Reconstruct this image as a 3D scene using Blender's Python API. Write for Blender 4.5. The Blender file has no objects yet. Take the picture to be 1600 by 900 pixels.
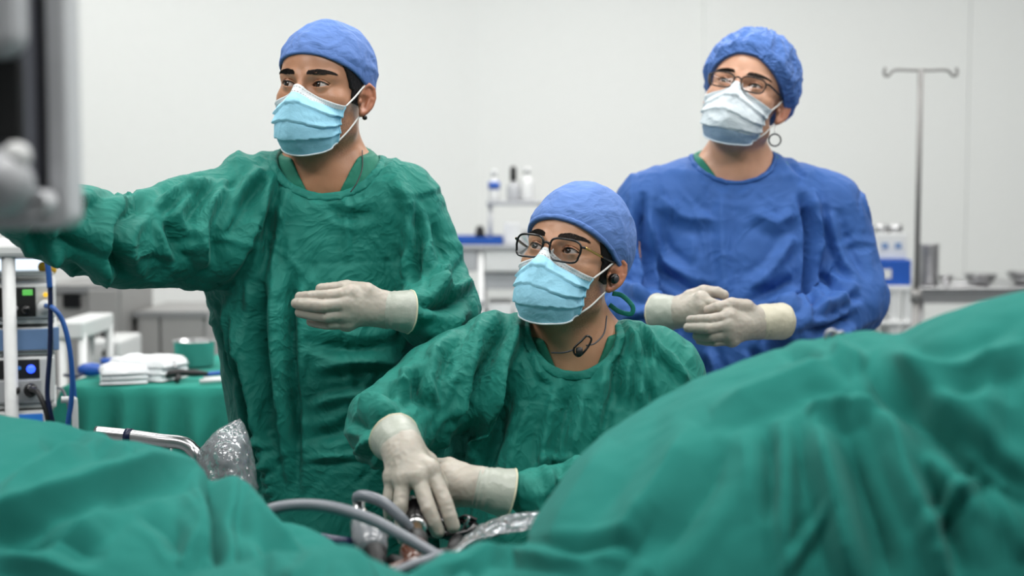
import bpy, math
import numpy as np
from mathutils import Matrix, Vector

# ----------------------------------------------------------------------------------------------
# camera, world, lights, exposure
# ----------------------------------------------------------------------------------------------
scene = bpy.context.scene
COL = scene.collection
FPX = 2222.0                      # focal length in pixels of the 1600 x 900 frame (50 mm on 36 mm)
CAM = np.array([0.0, 0.0, 1.37])
PITCH = math.radians(3.86)
FWD = np.array([0.0, math.cos(PITCH), -math.sin(PITCH)])
UPV = np.array([0.0, math.sin(PITCH), math.cos(PITCH)])
cam_data = bpy.data.cameras.new('camera')
cam_data.lens = 50.0
cam_data.sensor_width = 36.0
cam_data.clip_start = 0.05
cam_data.dof.use_dof = True
cam_data.dof.focus_distance = 2.42
cam_data.dof.aperture_fstop = 2.3
cam = bpy.data.objects.new('camera', cam_data)
cam.location = CAM
cam.rotation_euler = (math.radians(90) - PITCH, 0, 0)
COL.objects.link(cam)
scene.camera = cam

world = bpy.data.worlds.new('world')
world.use_nodes = True
world.node_tree.nodes['Background'].inputs[0].default_value = (0.9, 0.95, 1.0, 1)
world.node_tree.nodes['Background'].inputs[1].default_value = 0.05
scene.world = world
scene.view_settings.view_transform = 'Standard'
scene.view_settings.look = 'None'
scene.view_settings.gamma = 1.0
scene.view_settings.use_curve_mapping = False
scene.view_settings.exposure = 0.08
scene.cycles.use_denoising = True
scene.cycles.max_bounces = 8
scene.cycles.transparent_max_bounces = 12
scene.cycles.caustics_reflective = False
scene.cycles.caustics_refractive = False

CEIL = 3.0
# ceiling light panels: (x, y, size x, size y, power)
PANELS = [(-1.75, 0.9, 1.2, 0.6, 25), (0.25, 0.9, 1.2, 0.6, 25), (2.1, 0.9, 1.2, 0.6, 16),
          (-1.5, 2.6, 1.2, 0.6, 18), (0.35, 2.6, 1.2, 0.6, 17), (2.1, 2.6, 1.2, 0.6, 14),
          (-1.5, 4.4, 1.2, 0.6, 14), (0.35, 4.4, 1.2, 0.6, 30), (2.1, 4.4, 1.2, 0.6, 14)]
for i, (x, y, sx, sy, e) in enumerate(PANELS):
    ld = bpy.data.lights.new('ceiling_panel_light', 'AREA')
    ld.shape = 'RECTANGLE'
    ld.size, ld.size_y = sx, sy
    ld.energy = e
    ld.color = (1.0, 0.985, 0.96)
    lo = bpy.data.objects.new('ceiling_panel_light', ld)
    lo.location = (x, y, CEIL - 0.05)
    COL.objects.link(lo)

# ----------------------------------------------------------------------------------------------
# small helpers
# ----------------------------------------------------------------------------------------------
def W(px, py, D):
    """point at depth D (metres in front of the camera) seen at pixel px, py of the 1600 x 900 photo"""
    return CAM + D * (FWD + np.array([(px - 800) / FPX, 0, 0]) + UPV * ((450 - py) / FPX))

def Wl(pts):
    return [W(*p) for p in pts]

def smooth_path(pts, n=8, closed=False):
    """Catmull-Rom through points (any dimension)"""
    P = np.asarray(pts, float)
    if len(P) < 3 and not closed:
        return np.array([P[0] + (P[-1] - P[0]) * t for t in np.linspace(0, 1, n + 1)])
    if closed:
        Q = np.vstack([P[-1], P, P[0], P[1]])
    else:
        Q = np.vstack([2 * P[0] - P[1], P, 2 * P[-1] - P[-2]])
    out = []
    for i in range(1, len(Q) - 2):
        p0, p1, p2, p3 = Q[i - 1], Q[i], Q[i + 1], Q[i + 2]
        for t in np.linspace(0, 1, n, endpoint=False):
            out.append(0.5 * ((2 * p1) + (-p0 + p2) * t + (2 * p0 - 5 * p1 + 4 * p2 - p3) * t * t
                              + (-p0 + 3 * p1 - 3 * p2 + p3) * t ** 3))
    if not closed:
        out.append(Q[-2])
    return np.array(out)

def empty(name, loc, label=None, cat=None, group=None, kind=None):
    o = bpy.data.objects.new(name, None)
    o.location = tuple(float(v) for v in loc)
    o.empty_display_size = 0.05
    COL.objects.link(o)
    tag(o, label, cat, group, kind)
    return o

def tag(o, label=None, cat=None, group=None, kind=None):
    if label: o['label'] = label
    if cat: o['category'] = cat
    if group: o['group'] = group
    if kind: o['kind'] = kind
    return o

def root_of(o):
    v = np.zeros(3)
    while o is not None:
        v = v + np.array(o.location)
        o = o.parent
    return v

def mk(name, V, F, mat, parent=None, smooth=True, solid=0.0, attr=None, mats=None, midx=None, bevel=0.0, subsurf=0, loc=None):
    """V, F in world coordinates -> one mesh object under parent"""
    V = np.asarray(V, dtype=np.float64).reshape(-1, 3)
    off = root_of(parent) if parent is not None else np.zeros(3)
    if loc is not None:
        off = off + 0
    if parent is None and loc is None:
        loc = (V.min(0) + V.max(0)) / 2
        loc[2] = V[:, 2].min()
    L = np.asarray(loc, float) if (loc is not None and parent is None) else np.zeros(3)
    me = bpy.data.meshes.new(name)
    Vl = (V - off - L).astype(np.float32)
    if isinstance(F, np.ndarray):
        nf, k = F.shape
        me.vertices.add(len(Vl)); me.vertices.foreach_set('co', Vl.ravel())
        me.loops.add(nf * k); me.loops.foreach_set('vertex_index', F.astype(np.int32).ravel())
        me.polygons.add(nf)
        me.polygons.foreach_set('loop_start', np.arange(0, nf * k, k, dtype=np.int32))
        me.update(calc_edges=True)
    else:
        me.from_pydata([tuple(v) for v in Vl.tolist()], [], F)
        me.update()
    me.validate()
    if mats:
        for m in mats: me.materials.append(m)
        if midx is not None:
            me.polygons.foreach_set('material_index', np.asarray(midx, np.int32))
    elif mat is not None:
        me.materials.append(mat)
    me.polygons.foreach_set('use_smooth', np.full(len(me.polygons), bool(smooth)))
    if attr:
        for an, av in attr.items():
            a = me.attributes.new(an, 'FLOAT', 'POINT')
            a.data.foreach_set('value', np.asarray(av, np.float32))
    me.update()
    o = bpy.data.objects.new(name, me)
    COL.objects.link(o)
    o.location = tuple(L)
    if parent is not None:
        o.parent = parent
    if solid:
        m = o.modifiers.new('solid', 'SOLIDIFY'); m.thickness = solid; m.offset = 0
    if bevel:
        m = o.modifiers.new('bevel', 'BEVEL'); m.width = bevel; m.segments = 2; m.limit_method = 'ANGLE'
    if subsurf:
        m = o.modifiers.new('sub', 'SUBSURF'); m.levels = subsurf; m.render_levels = subsurf
    return o

class MB:
    """collects several shapes of one part"""
    def __init__(self):
        self.V, self.F, self.n = [], [], 0
    def add(self, V, F):
        V = np.asarray(V, float)
        self.V.append(V)
        self.F += [tuple(int(i) + self.n for i in f) for f in F]
        self.n += len(V)
        return self
    def box(self, c, s, rz=0.0, rx=0.0):
        s = np.asarray(s, float) / 2
        V = np.array([[x, y, z] for x in (-1, 1) for y in (-1, 1) for z in (-1, 1)], float) * s
        if rx: V = V @ np.array([[1, 0, 0], [0, math.cos(rx), math.sin(rx)], [0, -math.sin(rx), math.cos(rx)]])
        if rz: V = V @ np.array([[math.cos(rz), math.sin(rz), 0], [-math.sin(rz), math.cos(rz), 0], [0, 0, 1]])
        return self.add(V + np.asarray(c, float), [(0, 1, 3, 2), (4, 6, 7, 5), (0, 4, 5, 1), (2, 3, 7, 6), (0, 2, 6, 4), (1, 5, 7, 3)])
    def tube(self, pts, r, n=10, closed=False, flat=None):
        V, F = tube_geo(pts, r, n, closed, flat)
        return self.add(V, F)
    def lathe(self, c, prof, n=28, axis=(0, 0, 1)):
        V, F = lathe_geo(prof, n)
        ax = Vector(axis).normalized()
        q = Vector((0, 0, 1)).rotation_difference(ax).to_matrix()
        V = V @ np.array(q).T
        return self.add(V + np.asarray(c, float), F)
    def build(self, name, mat, parent=None, smooth=False, bevel=0.0, **k):
        return mk(name, np.vstack(self.V), self.F, mat, parent, smooth, bevel=bevel, **k)

def tube_geo(pts, r, n=10, closed=False, flat=None):
    P = np.asarray(pts, float)
    m = len(P)
    r = np.full(m, r, float) if np.isscalar(r) else np.interp(np.linspace(0, 1, m), np.linspace(0, 1, len(r)), r)
    if closed:
        T = np.roll(P, -1, 0) - np.roll(P, 1, 0)
    else:
        T = np.gradient(P, axis=0)
    T /= np.linalg.norm(T, axis=1)[:, None] + 1e-12
    ref = np.array([0, 0, 1.0]) if abs(T[0][2]) < 0.9 else np.array([1.0, 0, 0])
    if flat is not None: ref = np.asarray(flat[0], float)
    N = np.zeros_like(P)
    u = ref - T[0] * ref.dot(T[0]); u /= np.linalg.norm(u)
    for i in range(m):
        u = u - T[i] * u.dot(T[i]); u /= np.linalg.norm(u) + 1e-12
        N[i] = u
    B = np.cross(T, N)
    ang = np.linspace(0, 2 * np.pi, n, endpoint=False)
    ca, sa = np.cos(ang), np.sin(ang)
    k = 1.0 if flat is None else flat[1]
    V = P[:, None, :] + r[:, None, None] * (N[:, None, :] * ca[None, :, None] * k + B[:, None, :] * sa[None, :, None])
    V = V.reshape(-1, 3)
    F = []
    rows = m if closed else m - 1
    for i in range(rows):
        i2 = (i + 1) % m
        for j in range(n):
            j2 = (j + 1) % n
            F.append((i * n + j, i * n + j2, i2 * n + j2, i2 * n + j))
    if not closed:
        F.append(tuple(range(n - 1, -1, -1)))
        F.append(tuple((m - 1) * n + j for j in range(n)))
    return V, F

def lathe_geo(prof, n=28):
    prof = np.asarray(prof, float)
    ang = np.linspace(0, 2 * np.pi, n, endpoint=False)
    V = np.stack([prof[:, 0][:, None] * np.cos(ang), prof[:, 0][:, None] * np.sin(ang), np.repeat(prof[:, 1][:, None], n, 1)], -1).reshape(-1, 3)
    F = []
    m = len(prof)
    for i in range(m - 1):
        for j in range(n):
            j2 = (j + 1) % n
            F.append((i * n + j, i * n + j2, (i + 1) * n + j2, (i + 1) * n + j))
    F.append(tuple(range(n - 1, -1, -1)))
    F.append(tuple((m - 1) * n + j for j in range(n)))
    return V, F

def grid_faces(nu, nv, closed_u=False):
    idx = np.arange(nu * nv).reshape(nu, nv)
    if closed_u:
        idx = np.vstack([idx, idx[:1]])
    return np.stack([idx[:-1, :-1], idx[1:, :-1], idx[1:, 1:], idx[:-1, 1:]], -1).reshape(-1, 4)

# ---- noise ------------------------------------------------------------------------------------
_rng = np.random.RandomState(7)
_PERM = np.tile(_rng.permutation(256), 3)
_GR = _rng.normal(size=(256, 3)); _GR /= np.linalg.norm(_GR, axis=1)[:, None]

def perlin(p, seed=0):
    p = np.asarray(p, float) + seed * 17.31
    i = np.floor(p).astype(int); f = p - i
    u = f * f * f * (f * (f * 6 - 15) + 10)
    i &= 255
    res = 0
    for dx in (0, 1):
        wx = u[:, 0] if dx else 1 - u[:, 0]
        a = _PERM[(i[:, 0] + dx) & 255]
        for dy in (0, 1):
            wy = u[:, 1] if dy else 1 - u[:, 1]
            b = _PERM[a + ((i[:, 1] + dy) & 255)]
            for dz in (0, 1):
                wz = u[:, 2] if dz else 1 - u[:, 2]
                h = _PERM[b + ((i[:, 2] + dz) & 255)]
                g = _GR[h]
                res = res + wx * wy * wz * (g[:, 0] * (f[:, 0] - dx) + g[:, 1] * (f[:, 1] - dy) + g[:, 2] * (f[:, 2] - dz))
    return res

def ridged(p, seed=0, sharp=0.06):
    """sharp raised creases with smooth hollows, about 0..1"""
    n = perlin(p, seed)
    return 1 - np.sqrt(n * n + sharp * sharp) * 2.2

def warp(p, freq, amt, seed=0):
    return p + amt * np.stack([perlin(p * freq, seed + 1), perlin(p * freq, seed + 2), perlin(p * freq, seed + 3)], -1)

# ---- signed distance shapes on grids ----------------------------------------------------------
def smin(a, b, k):
    h = np.clip(0.5 + 0.5 * (b - a) / k, 0, 1)
    return b + (a - b) * h - k * h * (1 - h)

def smax(a, b, k):
    return -smin(-a, -b, k)

def d_seg(P, a, b, ra, rb):
    X, Y, Z = P
    a = [float(v) for v in a]; b = [float(v) for v in b]
    ab = [b[i] - a[i] for i in range(3)]
    L = sum(v * v for v in ab) + 1e-12
    dx, dy, dz = X - a[0], Y - a[1], Z - a[2]
    t = np.clip((dx * ab[0] + dy * ab[1] + dz * ab[2]) / L, 0, 1)
    return np.sqrt((dx - ab[0] * t) ** 2 + (dy - ab[1] * t) ** 2 + (dz - ab[2] * t) ** 2) - (ra + (rb - ra) * t)

def d_chain(P, pts, rs):
    d = None
    for i in range(len(pts) - 1):
        e = d_seg(P, pts[i], pts[i + 1], rs[i], rs[i + 1])
        d = e if d is None else np.minimum(d, e)
    return d

def d_ell(P, c, r):
    x, y, z = (P[0] - c[0]) / r[0], (P[1] - c[1]) / r[1], (P[2] - c[2]) / r[2]
    k0 = np.sqrt(x * x + y * y + z * z)
    k1 = np.sqrt((x / r[0]) ** 2 + (y / r[1]) ** 2 + (z / r[2]) ** 2) + 1e-9
    return k0 * (k0 - 1) / k1

def d_sections(P, secs):
    """upright tube of elliptic sections (z, cx, cy, rx, ry), z rising"""
    X, Y, Z = P
    s = np.array(sorted(secs), float)
    cx, cy, rx, ry = (np.interp(Z, s[:, 0], s[:, i]) for i in (1, 2, 3, 4))
    k0 = np.sqrt(((X - cx) / rx) ** 2 + ((Y - cy) / ry) ** 2)
    d = (k0 - 1) * np.minimum(rx, ry)
    return np.maximum(np.maximum(d, s[0, 0] - Z), Z - s[-1, 0])

def axis_grid(lo, hi, step, fine=()):
    """rising coordinates; fine = [(lo, hi, step)]"""
    out = [lo]
    while out[-1] < hi:
        st = step
        for a, b, s in fine:
            if a <= out[-1] < b: st = min(st, s)
        out.append(out[-1] + st)
    return np.array(out, np.float32)

def surface_nets(xs, ys, zs, Fv):
    s = Fv < 0
    c = [s[dx:dx + len(xs) - 1, dy:dy + len(ys) - 1, dz:dz + len(zs) - 1] for dx in (0, 1) for dy in (0, 1) for dz in (0, 1)]
    anyb = c[0].copy(); allb = c[0].copy()
    for k in c[1:]:
        anyb |= k; allb &= k
    act = anyb & ~allb
    ci = np.argwhere(act)
    idx = np.full(act.shape, -1, np.int64)
    idx[act] = np.arange(len(ci))
    corners = np.array([(dx, dy, dz) for dx in (0, 1) for dy in (0, 1) for dz in (0, 1)])
    vals = np.stack([Fv[ci[:, 0] + a, ci[:, 1] + b, ci[:, 2] + d] for a, b, d in corners], 1).astype(np.float64)
    pos = np.stack([np.stack([xs[ci[:, 0] + a], ys[ci[:, 1] + b], zs[ci[:, 2] + d]], -1) for a, b, d in corners], 1).astype(np.float64)
    acc = np.zeros((len(ci), 3)); cnt = np.zeros(len(ci))
    for i in range(8):
        for j in range(i + 1, 8):
            if np.abs(corners[i] - corners[j]).sum() != 1: continue
            a, b = vals[:, i], vals[:, j]
            m = (a < 0) != (b < 0)
            t = np.where(m, a / np.where(m, a - b, 1), 0)
            acc += np.where(m[:, None], pos[:, i] + (pos[:, j] - pos[:, i]) * t[:, None], 0)
            cnt += m
    V = acc / cnt[:, None]
    quads = []
    nx, ny, nz = s.shape
    # edges along x
    e = s[:-1, 1:-1, 1:-1] != s[1:, 1:-1, 1:-1]
    q = np.argwhere(e); q[:, 1] += 1; q[:, 2] += 1
    i, j, k = q.T
    f = np.stack([idx[i, j - 1, k - 1], idx[i, j, k - 1], idx[i, j, k], idx[i, j - 1, k]], -1)
    fl = ~s[i, j, k]; f[fl] = f[fl][:, ::-1]; quads.append(f)
    e = s[1:-1, :-1, 1:-1] != s[1:-1, 1:, 1:-1]
    q = np.argwhere(e); q[:, 0] += 1; q[:, 2] += 1
    i, j, k = q.T
    f = np.stack([idx[i - 1, j, k - 1], idx[i - 1, j, k], idx[i, j, k], idx[i, j, k - 1]], -1)
    fl = ~s[i, j, k]; f[fl] = f[fl][:, ::-1]; quads.append(f)
    e = s[1:-1, 1:-1, :-1] != s[1:-1, 1:-1, 1:]
    q = np.argwhere(e); q[:, 0] += 1; q[:, 1] += 1
    i, j, k = q.T
    f = np.stack([idx[i - 1, j - 1, k], idx[i, j - 1, k], idx[i, j, k], idx[i - 1, j, k]], -1)
    fl = ~s[i, j, k]; f[fl] = f[fl][:, ::-1]; quads.append(f)
    F = np.vstack(quads)
    F = F[(F >= 0).all(1)]
    return V, F

def nets_of(fn, lo, hi, step, fine=((), (), ())):
    ax = [axis_grid(lo[i], hi[i], step, fine[i]) for i in range(3)]
    P = (ax[0][:, None, None], ax[1][None, :, None], ax[2][None, None, :])
    Fv = np.broadcast_to(fn(P), (len(ax[0]), len(ax[1]), len(ax[2])))
    return surface_nets(ax[0], ax[1], ax[2], Fv)

def vnormals(V, F):
    a, b, c, d = (V[F[:, i]] for i in range(4))
    n = np.cross(c - a, d - b)
    N = np.zeros_like(V)
    for i in range(4):
        for k in range(3):
            N[:, k] += np.bincount(F[:, i], n[:, k], len(V))
    return N / (np.linalg.norm(N, axis=1)[:, None] + 1e-12)

def relax(V, F, it=1, amt=0.5):
    e = np.vstack([F[:, [0, 1]], F[:, [1, 2]], F[:, [2, 3]], F[:, [3, 0]]])
    e = np.vstack([e, e[:, ::-1]])
    cnt = np.bincount(e[:, 0], minlength=len(V))[:, None]
    for _ in range(it):
        A = np.stack([np.bincount(e[:, 0], V[e[:, 1], k], len(V)) for k in range(3)], -1) / np.maximum(cnt, 1)
        V = V + (A - V) * amt
    return V

def fold_sum(p2, folds):
    """summed relief of cloth folds in a 2D chart: (polyline, half width, height[, kind[, 'full']])"""
    out = np.zeros(len(p2))
    for f in folds:
        pts, w, h = np.asarray(f[0], float), f[1], f[2]
        kind = f[3] if len(f) > 3 else 'fold'
        if len(pts) > 2: pts = smooth_path(pts, 4)
        lo, hi = pts.min(0) - 5 * w, pts.max(0) + 5 * w
        m = np.where(((p2 > lo) & (p2 < hi)).all(1))[0]
        if not len(m): continue
        q = p2[m]
        seglen = np.linalg.norm(np.diff(pts, axis=0), axis=1)
        cum = np.concatenate([[0], np.cumsum(seglen)]); tot = cum[-1]
        best = np.full(len(m), 1e9); tb = np.zeros(len(m)); sg = np.ones(len(m))
        for i in range(len(pts) - 1):
            a, ab = pts[i], pts[i + 1] - pts[i]
            t = np.clip(((q - a) @ ab) / (ab @ ab + 1e-12), 0, 1)
            dv = q - a - t[:, None] * ab
            d = np.linalg.norm(dv, axis=1)
            u = d < best
            best[u] = d[u]; tb[u] = (cum[i] + t[u] * seglen[i]) / tot
            sg[u] = np.sign(ab[0] * dv[u, 1] - ab[1] * dv[u, 0])
        x = best / w
        if kind == 'lean':              # a fold lying over to one side
            prof = np.where(sg > 0, np.exp(-(x / 2.4) ** 1.3), np.exp(-(x / 0.8) ** 1.3) - 0.3 * np.exp(-((x - 1.6) / 0.8) ** 2))
        elif kind == 'line':
            prof = np.exp(-(x ** 2))
        else:
            prof = np.exp(-np.abs(x) ** 1.25) - 0.4 * np.exp(-((x - 2.1) / 0.9) ** 2)
        taper = np.clip(np.minimum(tb, 1 - tb) * 4, 0, 1) ** 0.8 if not (len(f) > 4 and f[4] == 'full') else 1.0
        out[m] += h * prof * taper
    return out

def fold_field(V, N, folds):
    """folds given as 3D polylines on the side of a garment that faces -y; measured in the frontal plane"""
    g = np.clip(-N[:, 1] * 2 + 0.55, 0, 1)
    fl = [(np.asarray(f[0], float)[:, [0, 2]], *f[1:]) for f in folds]
    return fold_sum(V[:, [0, 2]], fl) * g

def random_creases(V, N, n, seed, lean=1.2, length=(0.03, 0.13), w=(0.0035, 0.008), h=(0.002, 0.0062), pull=None):
    """scattered slack creases: mostly along the fall of the cloth"""
    rng = np.random.RandomState(seed)
    front = np.where(N[:, 1] < 0.1)[0]
    fl = []
    for i in rng.choice(front, n):
        c = V[i, [0, 2]]
        a = rng.normal(math.pi / 2, lean * 0.5)
        if pull is not None:
            b = pull(V[i])
            if b is not None: a = b + rng.normal(0, 0.35)
        L = rng.uniform(*length)
        d = np.array([math.cos(a), math.sin(a)]); nn = np.array([-d[1], d[0]])
        bend = rng.normal(0, 0.12) * L
        pts = [c - d * L / 2, c + nn * bend, c + d * L / 2]
        fl.append((pts, rng.uniform(*w), rng.uniform(*h) * (1 if rng.rand() < 0.7 else -1), 'lean' if rng.rand() < 0.65 else 'fold'))
    return fold_sum(V[:, [0, 2]], fl) * np.clip(-N[:, 1] * 2 + 0.55, 0, 1)
# ----------------------------------------------------------------------------------------------
# materials
# ----------------------------------------------------------------------------------------------
def new_mat(name):
    m = bpy.data.materials.new(name); m.use_nodes = True
    nt = m.node_tree
    return m, nt, nt.nodes['Principled BSDF'], nt.nodes['Material Output']

def setp(b, **k):
    names = {'color': 'Base Color', 'rough': 'Roughness', 'metal': 'Metallic', 'spec': 'Specular IOR Level', 'trans': 'Transmission Weight',
             'ior': 'IOR', 'sheen': 'Sheen Weight', 'sss': 'Subsurface Weight', 'coat': 'Coat Weight', 'alpha': 'Alpha', 'emit': 'Emission Strength', 'ecol': 'Emission Color'}
    for a, v in k.items():
        s = b.inputs[names[a]]
        s.default_value = (*v, 1) if isinstance(v, tuple) else v

def nd(nt, t, **k):
    n = nt.nodes.new(t)
    for a, v in k.items():
        if a in n.inputs.keys(): n.inputs[a].default_value = v
        else: setattr(n, a, v)
    return n

def plain(name, color, rough=0.5, metal=0.0, bump=0.0, bscale=60.0, var=0.06, **k):
    m, nt, b, o = new_mat(name)
    setp(b, color=color, rough=rough, metal=metal, **k)
    tc = nd(nt, 'ShaderNodeTexCoord')
    nz = nd(nt, 'ShaderNodeTexNoise', Scale=bscale, Detail=3.0)
    nt.links.new(tc.outputs['Object'], nz.inputs['Vector'])
    mr = nd(nt, 'ShaderNodeMapRange'); mr.inputs['To Min'].default_value = 1 - var; mr.inputs['To Max'].default_value = 1 + var
    nt.links.new(nz.outputs['Fac'], mr.inputs['Value'])
    mx = nd(nt, 'ShaderNodeMix', data_type='RGBA', blend_type='MULTIPLY'); mx.inputs['Factor'].default_value = 1.0
    mx.inputs['A'].default_value = (*color, 1)
    nt.links.new(mr.outputs['Result'], mx.inputs['B'])
    nt.links.new(mx.outputs['Result'], b.inputs['Base Color'])
    if bump:
        bp = nd(nt, 'ShaderNodeBump', Strength=bump, Distance=0.01)
        nt.links.new(nz.outputs['Fac'], bp.inputs['Height']); nt.links.new(bp.outputs['Normal'], b.inputs['Normal'])
    return m

def fabric(name, color, crease=0.5, scale=16.0, rough=0.68, sheen=0.04, weave=0.12, var=0.1, spec=0.35):
    """woven cloth: fine crumple creases and weave as relief, faint colour variation"""
    m, nt, b, o = new_mat(name)
    setp(b, rough=rough, spec=spec, sheen=sheen)
    tc = nd(nt, 'ShaderNodeTexCoord')
    wn = nd(nt, 'ShaderNodeTexNoise', Scale=5.0, Detail=2.0)
    nt.links.new(tc.outputs['Object'], wn.inputs['Vector'])
    ad = nd(nt, 'ShaderNodeMix', data_type='RGBA', blend_type='LINEAR_LIGHT'); ad.inputs['Factor'].default_value = 0.09
    nt.links.new(tc.outputs['Object'], ad.inputs['A']); nt.links.new(wn.outputs['Color'], ad.inputs['B'])
    h = None
    for sc, am in ((scale, 1.0), (scale * 2.3, 0.5)):
        n1 = nd(nt, 'ShaderNodeTexNoise', Scale=sc, Detail=1.0)
        nt.links.new(ad.outputs['Result'], n1.inputs['Vector'])
        s1 = nd(nt, 'ShaderNodeMath', operation='SUBTRACT'); s1.inputs[1].default_value = 0.5
        nt.links.new(n1.outputs['Fac'], s1.inputs[0])
        a1 = nd(nt, 'ShaderNodeMath', operation='ABSOLUTE'); nt.links.new(s1.outputs[0], a1.inputs[0])
        m1 = nd(nt, 'ShaderNodeMath', operation='MULTIPLY'); m1.inputs[1].default_value = -am
        nt.links.new(a1.outputs[0], m1.inputs[0])
        if h is None: h = m1
        else:
            s = nd(nt, 'ShaderNodeMath', operation='ADD'); nt.links.new(h.outputs[0], s.inputs[0]); nt.links.new(m1.outputs[0], s.inputs[1]); h = s
    bp = nd(nt, 'ShaderNodeBump', Strength=crease, Distance=0.02)
    nt.links.new(h.outputs[0], bp.inputs['Height'])
    wv = nd(nt, 'ShaderNodeTexNoise', Scale=700.0, Detail=1.0)
    nt.links.new(tc.outputs['Object'], wv.inputs['Vector'])
    bp2 = nd(nt, 'ShaderNodeBump', Strength=weave, Distance=0.002)
    nt.links.new(wv.outputs['Fac'], bp2.inputs['Height']); nt.links.new(bp.outputs['Normal'], bp2.inputs['Normal'])
    nt.links.new(bp2.outputs['Normal'], b.inputs['Normal'])
    cn = nd(nt, 'ShaderNodeTexNoise', Scale=9.0, Detail=4.0)
    nt.links.new(tc.outputs['Object'], cn.inputs['Vector'])
    mr = nd(nt, 'ShaderNodeMapRange'); mr.inputs['To Min'].default_value = 1 - var; mr.inputs['To Max'].default_value = 1 + var
    nt.links.new(cn.outputs['Fac'], mr.inputs['Value'])
    mx = nd(nt, 'ShaderNodeMix', data_type='RGBA', blend_type='MULTIPLY'); mx.inputs['Factor'].default_value = 1.0
    mx.inputs['A'].default_value = (*color, 1)
    nt.links.new(mr.outputs['Result'], mx.inputs['B']); nt.links.new(mx.outputs['Result'], b.inputs['Base Color'])
    return m

def skin_mat(name, color, stub=(0.06, 0.04, 0.03)):
    m, nt, b, o = new_mat(name)
    setp(b, rough=0.36, spec=0.5, sss=0.12)
    b.inputs['Subsurface Radius'].default_value = (0.012, 0.005, 0.003)
    b.inputs['Subsurface Scale'].default_value = 0.4
    tc = nd(nt, 'ShaderNodeTexCoord')
    n1 = nd(nt, 'ShaderNodeTexNoise', Scale=28.0, Detail=4.0)
    nt.links.new(tc.outputs['Object'], n1.inputs['Vector'])
    mx = nd(nt, 'ShaderNodeMix', data_type='RGBA')
    mx.inputs['A'].default_value = (color[0] * 0.86, color[1] * 0.8, color[2] * 0.78, 1)
    mx.inputs['B'].default_value = (min(1, color[0] * 1.12), color[1] * 1.14, color[2] * 1.15, 1)
    nt.links.new(n1.outputs['Fac'], mx.inputs['Factor'])
    at = nd(nt, 'ShaderNodeAttribute', attribute_name='stubble')
    n2 = nd(nt, 'ShaderNodeTexNoise', Scale=420.0, Detail=2.0)
    nt.links.new(tc.outputs['Object'], n2.inputs['Vector'])
    mr = nd(nt, 'ShaderNodeMapRange'); mr.inputs['From Min'].default_value = 0.35; mr.inputs['From Max'].default_value = 0.65
    mr.inputs['To Min'].default_value = 0.25; mr.inputs['To Max'].default_value = 0.9
    nt.links.new(n2.outputs['Fac'], mr.inputs['Value'])
    mu = nd(nt, 'ShaderNodeMath', operation='MULTIPLY')
    nt.links.new(at.outputs['Fac'], mu.inputs[0]); nt.links.new(mr.outputs['Result'], mu.inputs[1])
    m2 = nd(nt, 'ShaderNodeMix', data_type='RGBA')
    nt.links.new(mu.outputs[0], m2.inputs['Factor']); nt.links.new(mx.outputs['Result'], m2.inputs['A'])
    m2.inputs['B'].default_value = (*stub, 1)
    # lips, ears and lids are a little redder
    a3 = nd(nt, 'ShaderNodeAttribute', attribute_name='flush')
    m3 = nd(nt, 'ShaderNodeMix', data_type='RGBA')
    nt.links.new(a3.outputs['Fac'], m3.inputs['Factor']); nt.links.new(m2.outputs['Result'], m3.inputs['A'])
    m3.inputs['B'].default_value = (color[0] * 0.95, color[1] * 0.55, color[2] * 0.5, 1)
    nt.links.new(m3.outputs['Result'], b.inputs['Base Color'])
    n4 = nd(nt, 'ShaderNodeTexNoise', Scale=500.0, Detail=2.0)
    nt.links.new(tc.outputs['Object'], n4.inputs['Vector'])
    bp = nd(nt, 'ShaderNodeBump', Strength=0.12, Distance=0.002)
    nt.links.new(n4.outputs['Fac'], bp.inputs['Height']); nt.links.new(bp.outputs['Normal'], b.inputs['Normal'])
    return m

def hair_mat(name, color):
    m, nt, b, o = new_mat(name)
    setp(b, color=color, rough=0.55, spec=0.3)
    tc = nd(nt, 'ShaderNodeTexCoord')
    mp = nd(nt, 'ShaderNodeMapping'); mp.inputs['Scale'].default_value = (900, 900, 60)
    nt.links.new(tc.outputs['Object'], mp.inputs['Vector'])
    n = nd(nt, 'ShaderNodeTexNoise', Scale=1.0, Detail=3.0)
    nt.links.new(mp.outputs['Vector'], n.inputs['Vector'])
    bp = nd(nt, 'ShaderNodeBump', Strength=0.7, Distance=0.003)
    nt.links.new(n.outputs['Fac'], bp.inputs['Height']); nt.links.new(bp.outputs['Normal'], b.inputs['Normal'])
    return m

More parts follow.
